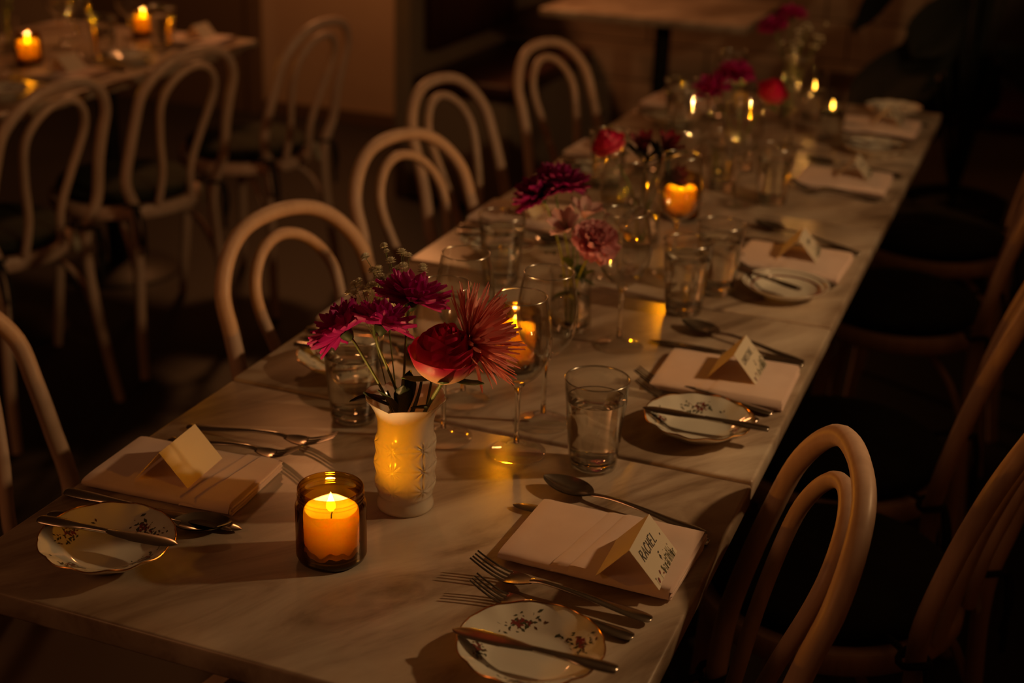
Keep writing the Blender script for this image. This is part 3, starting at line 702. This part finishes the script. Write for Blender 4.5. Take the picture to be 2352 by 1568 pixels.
PM = {
 'mum': [petal_mesh(.17, c, .9, .45, m='mum', seed=k) for k, c in enumerate((.05,.16,.26,-.05))],
 'mum_dark': [petal_mesh(.17, c, .9, .45, m='mum_dark', seed=k) for k, c in enumerate((.05,.16,.26,-.05))],
 'mag': [petal_mesh(.17, c, .9, .45, m='crimson', seed=k) for k, c in enumerate((.05,.16,.26,-.05))],
 'spider': [petal_mesh(.042, c, .5, .8, 3, 9, m='spider', tip=.6, seed=k) for k, c in enumerate((.12,-.08,.22,.02))],
 'carn': [petal_mesh(.42, c, .3, .2, 9, 8, m='carn', tip=.25, ruffle=.09, seed=k) for k, c in enumerate((.1,.3,.5,-.1))],
 'alst': [petal_mesh(.26, c, .6, .25, 5, 8, m='alst', tip=1, seed=k) for k, c in enumerate((-.2,-.3,-.1))],
 'lily': [petal_mesh(.20, c, .8, .3, 5, 8, m='lily_red', tip=1, seed=k) for k, c in enumerate((.1,.2,-.1))],
 'cream': [petal_mesh(.22, c, .5, .4, m='yellow_petal', seed=k) for k, c in enumerate((.1,.0))],
 'spetal': [petal_mesh(.16, .25, .4, .6, 3, 6, m='sepal', name='sepal', seed=1)],
 'leaf': [petal_mesh(.24, c, .5, .1, 5, 9, m='leaf', ruffle=.03, name='leaf', seed=k) for k, c in enumerate((-.25,-.5,.15))],
 'dleaf': [petal_mesh(.20, c, .5, .1, 5, 9, m='leaf_dark', ruffle=.03, name='leaf', seed=k) for k, c in enumerate((-.1,-.3,.2))],
}
def Mx(head, az, el, ln, r0=.002, roll=0, z0=0):
    """petal matrix: azimuth, elevation above the flower plane, length"""
    return head @ Matrix.Rotation(az, 4, 'Z') @ Matrix.Translation((r0, 0, z0)) @ Matrix.Rotation(-el, 4, 'Y') @ Matrix.Rotation(roll, 4, 'X') @ Matrix.Scale(ln, 4)
def joined(name, items, m, parent):
    """many small petals as one bloom mesh (far flowers)"""
    mb = MB()
    for me, mx in items: mb.add([mx @ v.co for v in me.vertices], [tuple(p.vertices) for p in me.polygons])
    NOFIX.add(name); return part(name, mb, m, parent, smooth='all')
def flower(kind, label, base, head, axis, size, seed=0, foot=None, near=False, bend=.25, leaves=0, cat='flower', group='cut flowers'):
    """base = where the stem stands in the vase (world), head = centre of the bloom, axis = facing"""
    rnd = random.Random(seed); b = Vector(base); h = Vector(head) - b; ax = Vector(axis).normalized()
    t = thing(kind, label, cat, b, 0, group)
    F = Matrix.Translation(h) @ frame(ax, rnd.uniform(0, 6))
    neck = h - ax*size*.22
    sr = .0022 if kind in ('rose',) else .0016
    part('stem', MB().tube(spline([(0,0,0), Vector((neck.x*.28, neck.y*.28, neck.z*.52)), neck - ax*size*.35, neck], 16), sr, 8), M['stem'], t)
    it = []; mk = 'mum'
    def P(fam, k, az, el, ln, **kw): it.append((PM[fam][k % len(PM[fam])], Mx(F, az, el, ln, **kw)))
    if kind == 'chrysanthemum':
        fam = {0:'mum', 1:'mum_dark', 2:'mag'}[seed//100]; mk = {0:'mum', 1:'mum_dark', 2:'crimson'}[seed//100]
        for n, el, ln, z in ((20, -4, 1.0, 0), (19, 14, .98, .001), (17, 30, .92, .002), (15, 46, .82, .003), (12, 62, .66, .004), (7, 78, .5, .005)):
            for k in range(n if near else n-3): P(fam, rnd.randrange(4), 2*PI*k/(n if near else n-3) + rnd.uniform(-.1,.1), R(el + rnd.uniform(-9, 9)), size*ln*rnd.uniform(.9, 1.08), roll=rnd.uniform(-.25,.25), r0=.003)
        part('calyx', MB().lathe([(.0016,-.0125),(.004,-.011),(.0075,-.006),(.0085,-.001),(.004,.002),(.0002,.003)], 14, lambda r, z, a: (r*(1+.12*math.sin(7*a)), z), M4=F), M['calyx'], t)
    elif kind == 'spider_chrysanthemum':
        mk = 'spider'
        for n, el, ln in ((34, 6, 1.0), (36, 22, 1.02), (36, 38, 1.0), (32, 54, .95), (22, 70, .85)):
            for k in range(n): P('spider', rnd.randrange(4), 2*PI*k/n + rnd.uniform(-.12,.12), R(el + rnd.uniform(-10, 10)), size*ln*rnd.uniform(.86, 1.12), roll=rnd.uniform(-.6,.6), r0=.003)
        part('calyx', MB().lathe([(.0016,-.010),(.006,-.005),(.007,0),(.0002,.002)], 14, M4=F), M['sepal'], t)
    elif kind == 'carnation':
        mk = 'carn'
        for n, el, ln in ((9, -6, 1.0), (9, 14, .98), (9, 34, .92), (8, 54, .82), (7, 72, .72), (4, 84, .62)):
            for k in range(n): P('carn', rnd.randrange(4), 2*PI*k/n + rnd.uniform(-.2,.2), R(el + rnd.uniform(-8, 8)), size*ln*rnd.uniform(.92, 1.08), roll=rnd.uniform(-.3,.3))
        part('calyx', MB().lathe([(.003,-.022),(.0055,-.016),(.0065,-.004),(.004,.004)], 12, cap0=True, cap1=True, M4=F), M['sepal'], t)
    elif kind in ('alstroemeria', 'lily', 'small_daisy'):
        fam = {'alstroemeria':'alst', 'lily':'lily', 'small_daisy':'cream'}[kind]; mk = {'alst':'alst','lily':'lily_red','cream':'yellow_petal'}[fam]
        n = 6 if fam != 'cream' else 9
        for k in range(n): P(fam, k, 2*PI*k/n, R((52 if fam != 'cream' else 8) + 8*(k % 2)), size, r0=.002)
        mb = MB()
        for k in range(5):
            a = 2*PI*k/5; mb.tube([F @ Vector((0,0,0)), F @ Vector((.006*math.cos(a), .006*math.sin(a), size*.6))], .0006, 5)
        part('stamens', mb, M['stem'] if fam != 'cream' else M['rust'], t)
    if kind == 'rose':
        s_ = size
        def shell(R0, Hh, a0, span, lip, flare, nm, k, cl=0):
            mb = MB(); uv = []; nu, nv = 15, 11
            for j in range(nv):
                v = j/(nv-1)
                for i in range(nu):
                    u = i/(nu-1)*2-1; a = a0 + u*span/2
                    vv = v*(1 - .22*abs(u)**2.5 + .03*math.sin(u*5+k))
                    r = R0*(.30 + .70*math.sin(min(1, vv*1.25)*PI/2)**.8) * (1 - cl*max(0, vv-.40)) + flare*max(0, vv-.68)**2*3.2
                    z = Hh*(vv - lip*max(0, vv-.80)**2*8) - s_*.50
                    r += .0008*math.sin(9*u+k*2)*vv
                    mb.v.append(tuple(F @ Vector((r*math.cos(a), r*math.sin(a), z)))); uv.append((i/(nu-1), vv))
            mb.f = [(j*nu+i, j*nu+i+1, (j+1)*nu+i+1, (j+1)*nu+i) for j in range(nv-1) for i in range(nu-1)]
            return ob('petal', mesh('petal', mb, M['rose'], smooth='all', uvfn=uv), t)
        s = size; k = 0
        for (R0, Hh, n, span, lip, flare, off) in ((.26,1.62,2,4.4,.0,.0,.0),(.40,1.62,3,3.0,.02,.0,.4),(.55,1.58,3,2.8,.05,.02,1.0),(.72,1.48,3,2.7,.12,.06,2.2),(.85,1.26,4,2.2,.26,.12,.9),(.94,1.00,4,2.1,.40,.26,.1)):
            for q in range(n):
                shell(R0*s, Hh*s, off + 2*PI*q/n + rnd.uniform(-.15,.15), span, lip, flare*s, 'petal', k, {.26:1.2,.40:.95,.55:.72,.72:.50,.85:.30,.94:.05}[R0]); k += 1
        for q in range(5): ob('sepal', PM['spetal'][0], t, F @ Matrix.Rotation(2*PI*q/5+.3, 4, 'Z') @ Matrix.Translation((.006,0,-size*.46)) @ Matrix.Rotation(R(8 if q % 2 else -12), 4, 'Y') @ Matrix.Scale(size*1.0, 4))
        part('hip', MB().lathe([(.0022,-size*.66),(.0055,-size*.58),(.0072,-size*.50),(.009,-size*.42),(.0002,-size*.38)], 14, M4=F), M['sepal'], t)
    elif near:
        for me, mx in it: ob('petal', me, t, mx)
    else:
        joined('bloom', it, M[mk], t)
    if kind == 'lily':
        for q in range(5): ob('leaf', PM['dleaf'][q % 3], t, Matrix.Translation(h - ax*size*.5) @ frame(ax) @ Matrix.Rotation(2*PI*q/5, 4, 'Z') @ Matrix.Rotation(R(-38-7*q), 4, 'Y') @ Matrix.Scale(size*(1.0+.08*q), 4))
    for q in range(leaves):
        f = .35 + .4*q/max(1, leaves); p = neck*f
        ob('leaf', PM['leaf'][q % 3], t, Matrix.Translation(p) @ Matrix.Rotation(rnd.uniform(0,6.28), 4, 'Z') @ Matrix.Rotation(R(rnd.uniform(-50,-5)), 4, 'Y') @ Matrix.Scale(rnd.uniform(.028,.045), 4))
    return t
def baby_breath(label, base, tips, seed=0, n=7):
    rnd = random.Random(seed); b = Vector(base); t = thing('babys_breath', label, 'flower', b, 0, 'sprigs of small white flowers')
    mb = MB(); fl = []
    for tp in tips:
        h = Vector(tp) - b; j = h*.72 + Vector((rnd.uniform(-.004,.004), 0, 0)); mb.tube(spline([(0,0,0), h*.4, j], 8), .0008, 6)
        for k in range(n):
            e = h + Vector((rnd.gauss(0,.013), rnd.gauss(0,.011), rnd.gauss(0,.010)))
            m_ = j.lerp(e, .5) + Vector((rnd.gauss(0,.003), rnd.gauss(0,.003), 0)); mb.tube([j, m_, e], .0004, 5); fl.append((e, (e-m_).normalized()))
    part('stem', mb, M['stem'], t)
    q = MB()
    for az, el, ln, z in [(2*PI*k/n_ + e_, e_, l_, 0) for n_, e_, l_ in ((9,-.35,.0036),(9,.15,.0038),(8,.6,.0036),(6,1.05,.0034)) for k in range(n_)]:
        me = PM['cream'][0]; mx = Mx(Matrix.Identity(4), az, el, ln, r0=.0003) @ Matrix.Diagonal((1,2.1,1,1))
        q.add([mx @ v.co for v in me.vertices], [tuple(p.vertices) for p in me.polygons])
    NOFIX.add('floret'); fm = mesh('floret', q, M['white_bloom'], smooth='all')
    for e, d in fl: ob('floret', fm, t, Matrix.Translation(e) @ frame(d, rnd.uniform(0,6)) @ Matrix.Scale(rnd.uniform(1.2,1.8), 4))
    return t

# vases
def vase_mod(zr):
    def f(r, z, a):
        out = r
        if .020 < z < .100:
            w = min(1, (z-.020)/.008, (.100-z)/.008); cell = .0267; za = ((z-.020) % cell)/cell*2-1; k = 6
            aa = ((a*k/(2*PI)) % 1)*2-1; th = math.atan2(za*.75, aa); rr = math.hypot(za, aa)
            out += w*.0028*(abs(math.sin(th*4)) ** .9)*max(0, 1.15-rr) * (1 if r > .0315 else 0)
            pass
        if z > .112:
            q = (z-.112)/.025; out = r*(1+.05*q*abs(math.cos(3*a))); z = z + .0085*q*.5*abs(math.cos(3*a))**.8
        return out, z
    return f
def milk_vase(x, y, label):
    t = thing('milk_glass_vase', label, 'vase', (x, y, HT(x, y)+.0003))
    o = [(.0002,.0015),(.026,.0015),(.0300,.0),(.0335,.0010),(.0345,.0040),(.0338,.0085),(.0318,.0135),(.0312,.0180)]
    for k in range(91): z = .020 + .082*k/90; o.append((.0332 + .0016*math.sin(PI*k/90), z))
    o += [(.0332,.106),(.0332,.113),(.0346,.120),(.0372,.127),(.0408,.1335),(.0448,.1390),(.0460,.1402),(.0450,.1402)]
    i = [(.0390,.1350),(.0345,.1265),(.0318,.1180),(.0308,.112),(.0300,.060),(.0295,.012),(.0002,.0085)]
    part('vase_body', MB().lathe(o + i, 240, vase_mod(0)), M['milk'], t, smooth='all')
    return t
def glass_vase(x, y, label, h=.10, r=.034, flare=1.0, kind=None):
    t = thing('glass_vase', label, 'vase', (x, y, HT(x, y)+.0003), 0, 'clear glass vases')
    P = [(.0002,0),(r*.8,0),(r,.004),(r*1.02,h*.3),(r*.95,h*.75),(r*flare,h),(r*flare-.002,h),(r*.95-.0022,h*.75),(r*1.02-.0022,h*.3),(r*.94,.010),(.0002,.009)]
    V = spline([(a, b, 0) for a, b in P], 60)
    part('glass_wall', MB().lathe([(max(.0002, p.x), max(0, p.y)) for p in V], 48), M['glass'], t, smooth='all')
    part('water', MB().lathe([(.0002,.0098),(r*.9,.0105),(r*1.02-.003,h*.3),(r*.98-.003,h*.55),(.0002,h*.55)], 40), M['water'], t, smooth='all')
    return t
Z = lambda x, y, z: (x, y, TZ+z)
Zb = Z
milk_vase(.387, .355, 'white milk-glass vase with pressed stars and scalloped rim, beside the front candle jar')
vb = (.387, .355)
flower('chrysanthemum', 'magenta chrysanthemum leaning left in the white vase, lowest of the three', Z(.392,.350,.03), Z(.322,.330,.222), (-.70,.05,.70), .042, 1, near=True)
flower('chrysanthemum', 'magenta chrysanthemum with pale pink undersides, middle of the white vase', Z(.386,.362,.03), Z(.366,.335,.236), (.05,.40,.9), .038, 2, near=True)
flower('chrysanthemum', 'wide magenta chrysanthemum on top, behind the rose in the white vase', Z(.380,.355,.03), Z(.377,.392,.248), (.12,.25,.96), .044, 3, near=True)
flower('rose', 'red rose with cream outer petals in the white vase', Z(.396,.352,.03), Z(.446,.330,.206), (.10,-.08,.98), .042, 4, near=True)
flower('spider_chrysanthemum', 'coral chrysanthemum with thin quill petals behind the red rose', Z(.392,.368,.03), Z(.458,.372,.220), (.85,.25,.42), .064, 5, near=True)
baby_breath('sprig of small white flowers behind the magenta blooms, upper left of the white vase', Z(.384,.364,.03), [Z(.312,.40,.254), Z(.350,.42,.284), Z(.330,.41,.264)], 3, 11)
lv = thing('leafy_sprig', 'dark leaves hanging over the scalloped rim of the white vase', 'foliage', Z(.385,.355,.05))
mb = MB().tube(spline([(0,0,0),(-.005,-.004,.06),(-.018,-.008,.10)], 8), .0014, 6); part('stem', mb, M['stem'], lv)
for (p, az, dn, ln) in (((-.020,-.010,.088), 190, -8, .042), ((-.014,-.014,.084), 215, -22, .034), ((-.004,-.012,.070), 250, -72, .052), ((.004,-.012,.066), 300, -78, .056), ((.012,-.004,.070), 20, -66, .050), ((.0,.006,.066), 80, -70, .055), ((.016,-.012,.084), 330, -30, .034)):
    ob('leaf', PM['dleaf'][int(az) % 3], lv, Matrix.Translation(p) @ Matrix.Rotation(R(az), 4, 'Z') @ Matrix.Rotation(R(dn), 4, 'Y') @ Matrix.Scale(ln, 4))

glass_vase(.375, .985, 'clear glass vase of pink and plum flowers, behind the wine glasses', .095, .034, 1.05)
flower('chrysanthemum', 'plum chrysanthemum standing tall in the second vase', Z(.372,.985,.02), Z(.318,.985,.214), (-.45,-.2,.85), .046, 101, near=True, leaves=2)
flower('chrysanthemum', 'second plum chrysanthemum, higher and right of the first in the second vase', Z(.376,.985,.02), Z(.345,1.0,.232), (.2,.1,.95), .044, 102, near=True)
flower('alstroemeria', 'blush lily-like flower between the plum bloom and the carnation', Z(.378,.985,.02), Z(.368,.98,.165), (-.2,-.5,.8), .042, 6, leaves=3)
flower('alstroemeria', 'blush flower facing the ceiling behind the pink carnation', Z(.38,.99,.02), Z(.378,1.02,.178), (.3,-.1,.9), .038, 7)
flower('carnation', 'ruffled pink carnation hanging right of the second vase', Z(.378,.982,.02), Z(.424,.945,.166), (.35,-.45,.65), .036, 8, near=True, leaves=3)

glass_vase(.352, 1.45, 'short clear vase of dark lilies and a red rose, beside the third candle jar', .10, .036, 1.0)
flower('rose', 'crimson rose leaning left out of the lily vase', Z(.35,1.45,.02), Z(.288,1.44,.185), (-.35,-.3,.85), .034, 9, leaves=2)
flower('lily', 'dark red lily with pointed green leaves, left of centre in the lily vase', Z(.352,1.45,.02), Z(.350,1.45,.180), (-.1,-.2,.95), .046, 10)
flower('lily', 'dark red lily right of centre in the lily vase', Z(.356,1.45,.02), Z(.388,1.45,.185), (.35,-.1,.9), .046, 11)
flower('lily', 'dark bud-like lily low over the rim of the lily vase', Z(.354,1.45,.02), Z(.405,1.44,.145), (.8,-.2,.4), .036, 12)

glass_vase(.392, 2.08, 'clear vase of crimson flowers on the fourth table', .085, .040, 1.0)
flower('chrysanthemum', 'crimson bloom at the left of the fourth table vase', Z(.39,2.08,.02), Z(.325,2.07,.178), (-.4,-.3,.85), .046, 201)
flower('chrysanthemum', 'crimson bloom at the top of the fourth table vase', Z(.392,2.09,.02), Z(.366,2.11,.212), (.0,-.1,.95), .044, 202)
flower('rose', 'deep red rose leaning right out of the fourth table vase', Z(.395,2.08,.02), Z(.452,2.09,.180), (.3,-.3,.85), .036, 203)
flower('small_daisy', 'small cream flower between the crimson blooms', Z(.393,2.07,.02), Z(.395,2.05,.170), (.0,-.8,.5), .020, 13)
glass_vase(.395, 2.64, 'tall slim glass vase on the far end table', .19, .026, 1.1)
flower('chrysanthemum', 'crimson bloom at the left of the tall slim vase', Z(.393,2.64,.02), Z(.340,2.64,.240), (-.3,-.3,.9), .040, 204)
flower('chrysanthemum', 'crimson bloom at the top of the tall slim vase', Z(.396,2.64,.02), Z(.378,2.66,.268), (.1,.0,.95), .040, 205)
baby_breath('sprig of small white flowers hanging right from the tall slim vase', Z(.396,2.64,.02), [Z(.42,2.64,.245), Z(.445,2.64,.215), Z(.405,2.62,.205)], 8, 8)

# ------------------------------------------------------------------ the glasses and candles of the long row
wl = 'wine glasses on the long row'
glass(WG, .456, .545, 'sharp wine glass right of the rose, a lit candle seen through its bowl', wl)
glass(WG, .458, .640, 'wine glass directly behind the sharp one, to its right', wl)
glass(WG, .352, .545, 'wine glass standing behind the magenta flowers, left of the candle-lit glass', wl)
glass(WG, .330, .662, 'rearmost wine glass of the front cluster, nearest the left chairs', wl)
glass(WG, .468, .952, 'faint wine glass just right of the pink carnation vase', wl)
glass(WG, .455, 1.315, 'wine glass in front of the third candle jar', wl)
glass(WG, .375, 1.245, 'wine glass left of the candle-fronting one at the middle table', wl)
glass(WG, .345, 1.812, 'wine glass at the joint of the middle and fourth tables, left side', wl)
glass(WG, .455, 1.812, 'wine glass at the joint of the middle and fourth tables, right side', wl)
glass(WG, .30, 2.36, 'wine glass left of the vase at the far tables', wl)
glass(WG, .46, 2.36, 'wine glass before the tall slim vase', wl)
wt = 'water glasses on the long row'
glass(TG, .560, .549, 'sharp tumbler of water between the two right-hand napkins', wt)
glass(TG, .219, .545, 'tumbler of water standing left of the white vase, behind the magenta flower', wt)
glass(TG, .520, 1.142, 'blurred tumbler of water beside the bowl with two spoons', wt)
glass(TG, .548, 1.255, 'blurred tumbler just behind the other by the middle table', wt)
glass(TG, .195, 1.140, 'blurred tumbler left of the plum flowers', wt)
glass(TG, .520, 1.850, 'tumbler catching an orange candle streak on the fourth table', wt)
glass(TG, .400, 1.905, 'tumbler in front of the crimson flower vase', wt)
glass(TG, .175, 1.80, 'tumbler at the left side of the fourth table', wt)
glass(TG, .165, 2.42, 'tumbler beside the left napkin of the far end table', wt)
jar(.364, .212, 'amber candle jar in sharp focus at the front, before the white vase', 1.05)
jar(.351, .805, 'amber candle jar seen through the sharp wine glass', 1.05)
jar(.374, 1.658, 'amber candle jar half hidden by the dark lily vase', 1.05)
floating_candle(.536, 2.46, 'floating candle in a clear glass, right side of the far end table')
floating_candle(.452, 2.68, 'floating candle in a clear glass right of the tall slim vase')
floating_candle(.250, 2.66, 'floating candle in a clear glass at the left of the far end table')

# ------------------------------------------------------------------ place settings, right side
napkin(.641, .348, R(-1.5), 'folded napkin under the card reading RACHEL')
card(.690, .312, R(2), .0168, 'tent place card reading RACHEL with a printed meadow border', 'RACHEL')
lay('knife', .747, .415, .499, .403, 'table knife half under the napkin of the RACHEL card')
lay('spoon', .739, .432, .515, .474, 'spoon with shining bowl above the napkin of the RACHEL card', z=.001)
lay('fork', .732, .228, .510, .246, 'dinner fork along the near edge of the napkin of the RACHEL card', z=.0035)
lay('salad', .723, .193, .541, .206, 'ornate-handled fork between the dinner fork and the front right plate', z=.0008)
plate('floral_a', .640, .112, .4, 'flower-painted saucer at the bottom of the picture, under a coppery knife')
lay('butter', .734, .098, .565, .097, 'coppery butter knife across the saucer at the bottom of the picture', z=.0235)
napkin(.655, .882, R(1), 'folded napkin under the card reading CHRISTINE', 2)
card(.668, .895, R(1), .0168, 'tent place card reading CHRISTINE on the second right-hand napkin', 'CHRISTINE')
lay('knife', .748, .992, .510, .985, 'table knife behind the napkin of the CHRISTINE card')
lay('spoon', .746, 1.002, .535, 1.075, 'slanting spoon behind the napkin of the CHRISTINE card', z=.001)
lay('fork', .742, .795, .528, .826, 'dinner fork in front of the napkin of the CHRISTINE card', z=.002)
lay('salad', .728, .765, .548, .792, 'small fork behind the gilt floral saucer', z=.0008)
plate('floral_b', .660, .700, .9, 'gilt-rimmed floral saucer beside the right-hand table edge, near the sharp tumbler')
lay('butter', .756, .692, .576, .686, 'butter knife across the gilt-rimmed floral saucer', z=.0235)
napkin(.640, 1.465, R(-2), 'folded napkin on the middle table behind the bowl with utensils', 2)
card(.648, 1.478, R(4), .0168, 'tent place card with blurred lettering on the middle table', None, 'b')
lay('knife', .745, 1.575, .508, 1.568, 'table knife behind the right-hand napkin of the middle table')
lay('spoon', .73, 1.585, .545, 1.66, 'spoon tip standing out behind the right-hand napkin of the middle table', z=.001)
lay('fork', .735, 1.372, .545, 1.43, 'dark fork beside the ringed saucer, nearer the napkin', z=.002)
lay('salad', .728, 1.352, .560, 1.385, 'small fork by the ringed saucer', z=.0008)
plate('ringed', .660, 1.290, 0, 'saucer with rust-red rings on the middle table')
lay('butter', .690, 1.255, .535, 1.335, 'butter knife resting in the saucer with rust-red rings', z=.0235)
napkin(.634, 2.085, R(0), 'folded napkin at the right of the fourth table', 2)
card(.652, 2.10, R(2), .0168, 'tent place card at the right of the fourth table', None, 'c')
lay('fork', .735, 1.985, .54, 2.0, 'fork in front of the right-hand napkin of the fourth table')
lay('salad', .725, 1.965, .555, 1.972, 'small fork nearest the camera on the right of the fourth table')
lay('knife', .745, 2.185, .51, 2.18, 'knife behind the right-hand napkin of the fourth table')
lay('spoon', .742, 2.21, .53, 2.235, 'spoon behind the right-hand napkin of the fourth table')
plate('floral_a', .655, 2.385, .3, 'saucer between the last two right-hand napkins')
lay('butter', .745, 2.38, .575, 2.385, 'butter knife on the saucer between the last two right-hand napkins', z=.0235)
napkin(.632, 2.66, R(0), 'folded napkin at the right of the far end table', 2)
card(.650, 2.67, R(2), .0168, 'tent place card at the right of the far end table', None, 'd')
lay('fork', .735, 2.555, .54, 2.565, 'fork in front of the right-hand napkin of the far end table')
lay('knife', .745, 2.75, .51, 2.745, 'knife behind the right-hand napkin of the far end table')
plate('floral_b', .640, 2.855, .3, 'saucer at the far right corner of the long row')
# left side
napkin(.112, .300, R(3), 'folded napkin under the blank back of a card, front left', 1)
card(.108, .296, R(4), .0168, 'tent place card with flower shadows on its blank side, front left')
lay('fork', .034, .424, .206, .447, 'fork with raised tines furthest from the front left napkin', z=.001)
lay('salad', .035, .380, .222, .402, 'fork touching the far edge of the front left napkin', z=.001)
lay('knife', .005, .209, .238, .216, 'table knife between the front left napkin and saucer')
lay('spoon', .020, .156, .200, .204, 'spoon trapped under the front left saucer', z=0)
plate('floral_b', .142, .106, 2.2, 'saucer with red posies at the front left corner of the table', z=.0045, tilt=(R(1.5), R(-1.5)))
lay('butter', .057, .099, .226, .114, 'dark butter knife across the front left saucer', z=.030)
for k, (nm) in enumerate(('second table', 'middle table', 'fourth table', 'far end table')):
    dy = .588*(k+1) + .01*(k % 2)
    napkin(.105, .315+dy, R(2-2*k), 'folded napkin at the left of the %s' % nm, (0, 2, 0, 2)[k])
    card(.100, .310+dy, R(3), .0168, 'tent place card at the left of the %s' % nm)
    lay('fork', .034, .424+dy, .228, .430+dy, 'dinner fork at the left of the %s' % nm)
    lay('knife', .008, .209+dy, .238, .214+dy, 'table knife at the left of the %s' % nm)
    lay('spoon', .018, .180+dy, .22, .190+dy, 'spoon at the left of the %s' % nm)
    plate(('floral_a', 'ringed', 'floral_b', 'floral_a')[k], .135, .100+dy, k*1.0, 'saucer at the left of the %s' % nm)
    lay('butter', .050, .095+dy, .215, .108+dy, 'butter knife across the left saucer of the %s' % nm, z=.0235)

# ------------------------------------------------------------------ the left row's tableware
jar(-1.736, 2.292, 'amber candle jar on the left row, nearer the camera', 1.05)
jar(-1.722, 2.833, 'amber candle jar on the left row, further from the camera', 1.05)
lw = 'glasses on the left row'
for x, y, lb in ((-1.66,2.42,'wine glass right of the nearer left-row candle'), (-1.80,2.52,'wine glass behind the nearer left-row candle'), (-1.62,2.62,'wine glass between the two left-row candles'), (-1.86,2.66,'rearmost wine glass of the left row')): glass(WG, x, y, lb, lw)
for x, y, lb in ((-1.60,2.46,'tumbler between the two left-row candles'), (-1.70,2.02,'tumbler in front of the nearer left-row candle'), (-1.56,2.70,'tumbler left of the further left-row candle')): glass(TG, x, y, lb, lw)
napkin(-1.53, 2.20, R(4), 'folded napkin below the nearer left-row candle', 2)
card(-1.54, 2.21, R(2), .0168, 'tent place card below the nearer left-row candle')
napkin(-1.51, 2.82, R(4), 'folded napkin right of the further left-row candle', 2)
card(-1.51, 2.83, R(2), .0168, 'tent place card right of the further left-row candle')
plate('floral_a', -1.50, 2.45, 1.0, 'saucer between the two left-row napkins')
plate('floral_b', -1.51, 1.90, 1.0, 'saucer at the left picture edge on the left row')
lay('knife', -1.43, 2.33, -1.66, 2.33, 'knife beside the nearer left-row napkin'); lay('fork', -1.44, 2.08, -1.63, 2.08, 'fork in front of the nearer left-row napkin')
lay('knife', -1.43, 2.70, -1.64, 2.70, 'knife in front of the further left-row napkin')
glass_vase(-1.90, 2.40, 'clear vase of dark red flowers at the upper left corner', .10, .034, 1.0)
flower('rose', 'dark red rose at the upper left corner of the picture', Z(-1.90,2.40,.02), Z(-1.86,2.38,.19), (.2,-.3,.9), .036, 21, leaves=3)
flower('chrysanthemum', 'crimson bloom beside the rose at the upper left corner', Z(-1.90,2.41,.02), Z(-1.93,2.42,.21), (-.2,-.1,.9), .042, 206, leaves=3)

# ------------------------------------------------------------------ dark plant at the far right
pt = thing('potted_plant', 'tall black-green plant behind the far right corner of the long row', 'plant', (.78, 3.72, 0))
part('pot', MB().lathe([(.10,.0),(.14,.02),(.17,.30),(.175,.32),(.160,.32),(.15,.29),(.0002,.29)], 32, cap0=True), M['pot'], pt)
rnd = random.Random(12); big = petal_mesh(.30, -.35, .3, .15, 7, 11, m='plantleaf', ruffle=.06, name='leaf', seed=2)
for k in range(30):
    a = rnd.uniform(0, 2*PI); z = rnd.uniform(.55, 1.75); r = rnd.uniform(.04, .22)
    p = Vector((r*math.cos(a), r*math.sin(a), z))
    part('stem', MB().tube(spline([(0,0,.28), (p.x*.3, p.y*.3, z*.6), p], 8), .006, 6), M['plantleaf'], pt)
    ob('leaf', big, pt, Matrix.Translation(p) @ Matrix.Rotation(a + rnd.uniform(-.5,.5), 4, 'Z') @ Matrix.Rotation(R(rnd.uniform(-25,45)), 4, 'Y') @ Matrix.Rotation(rnd.uniform(-.6,.6), 4, 'X') @ Matrix.Scale(rnd.uniform(.22,.38), 4))
for o in S.objects:
    if o.get('label') == 'x': print('UNPLACED', o.name)
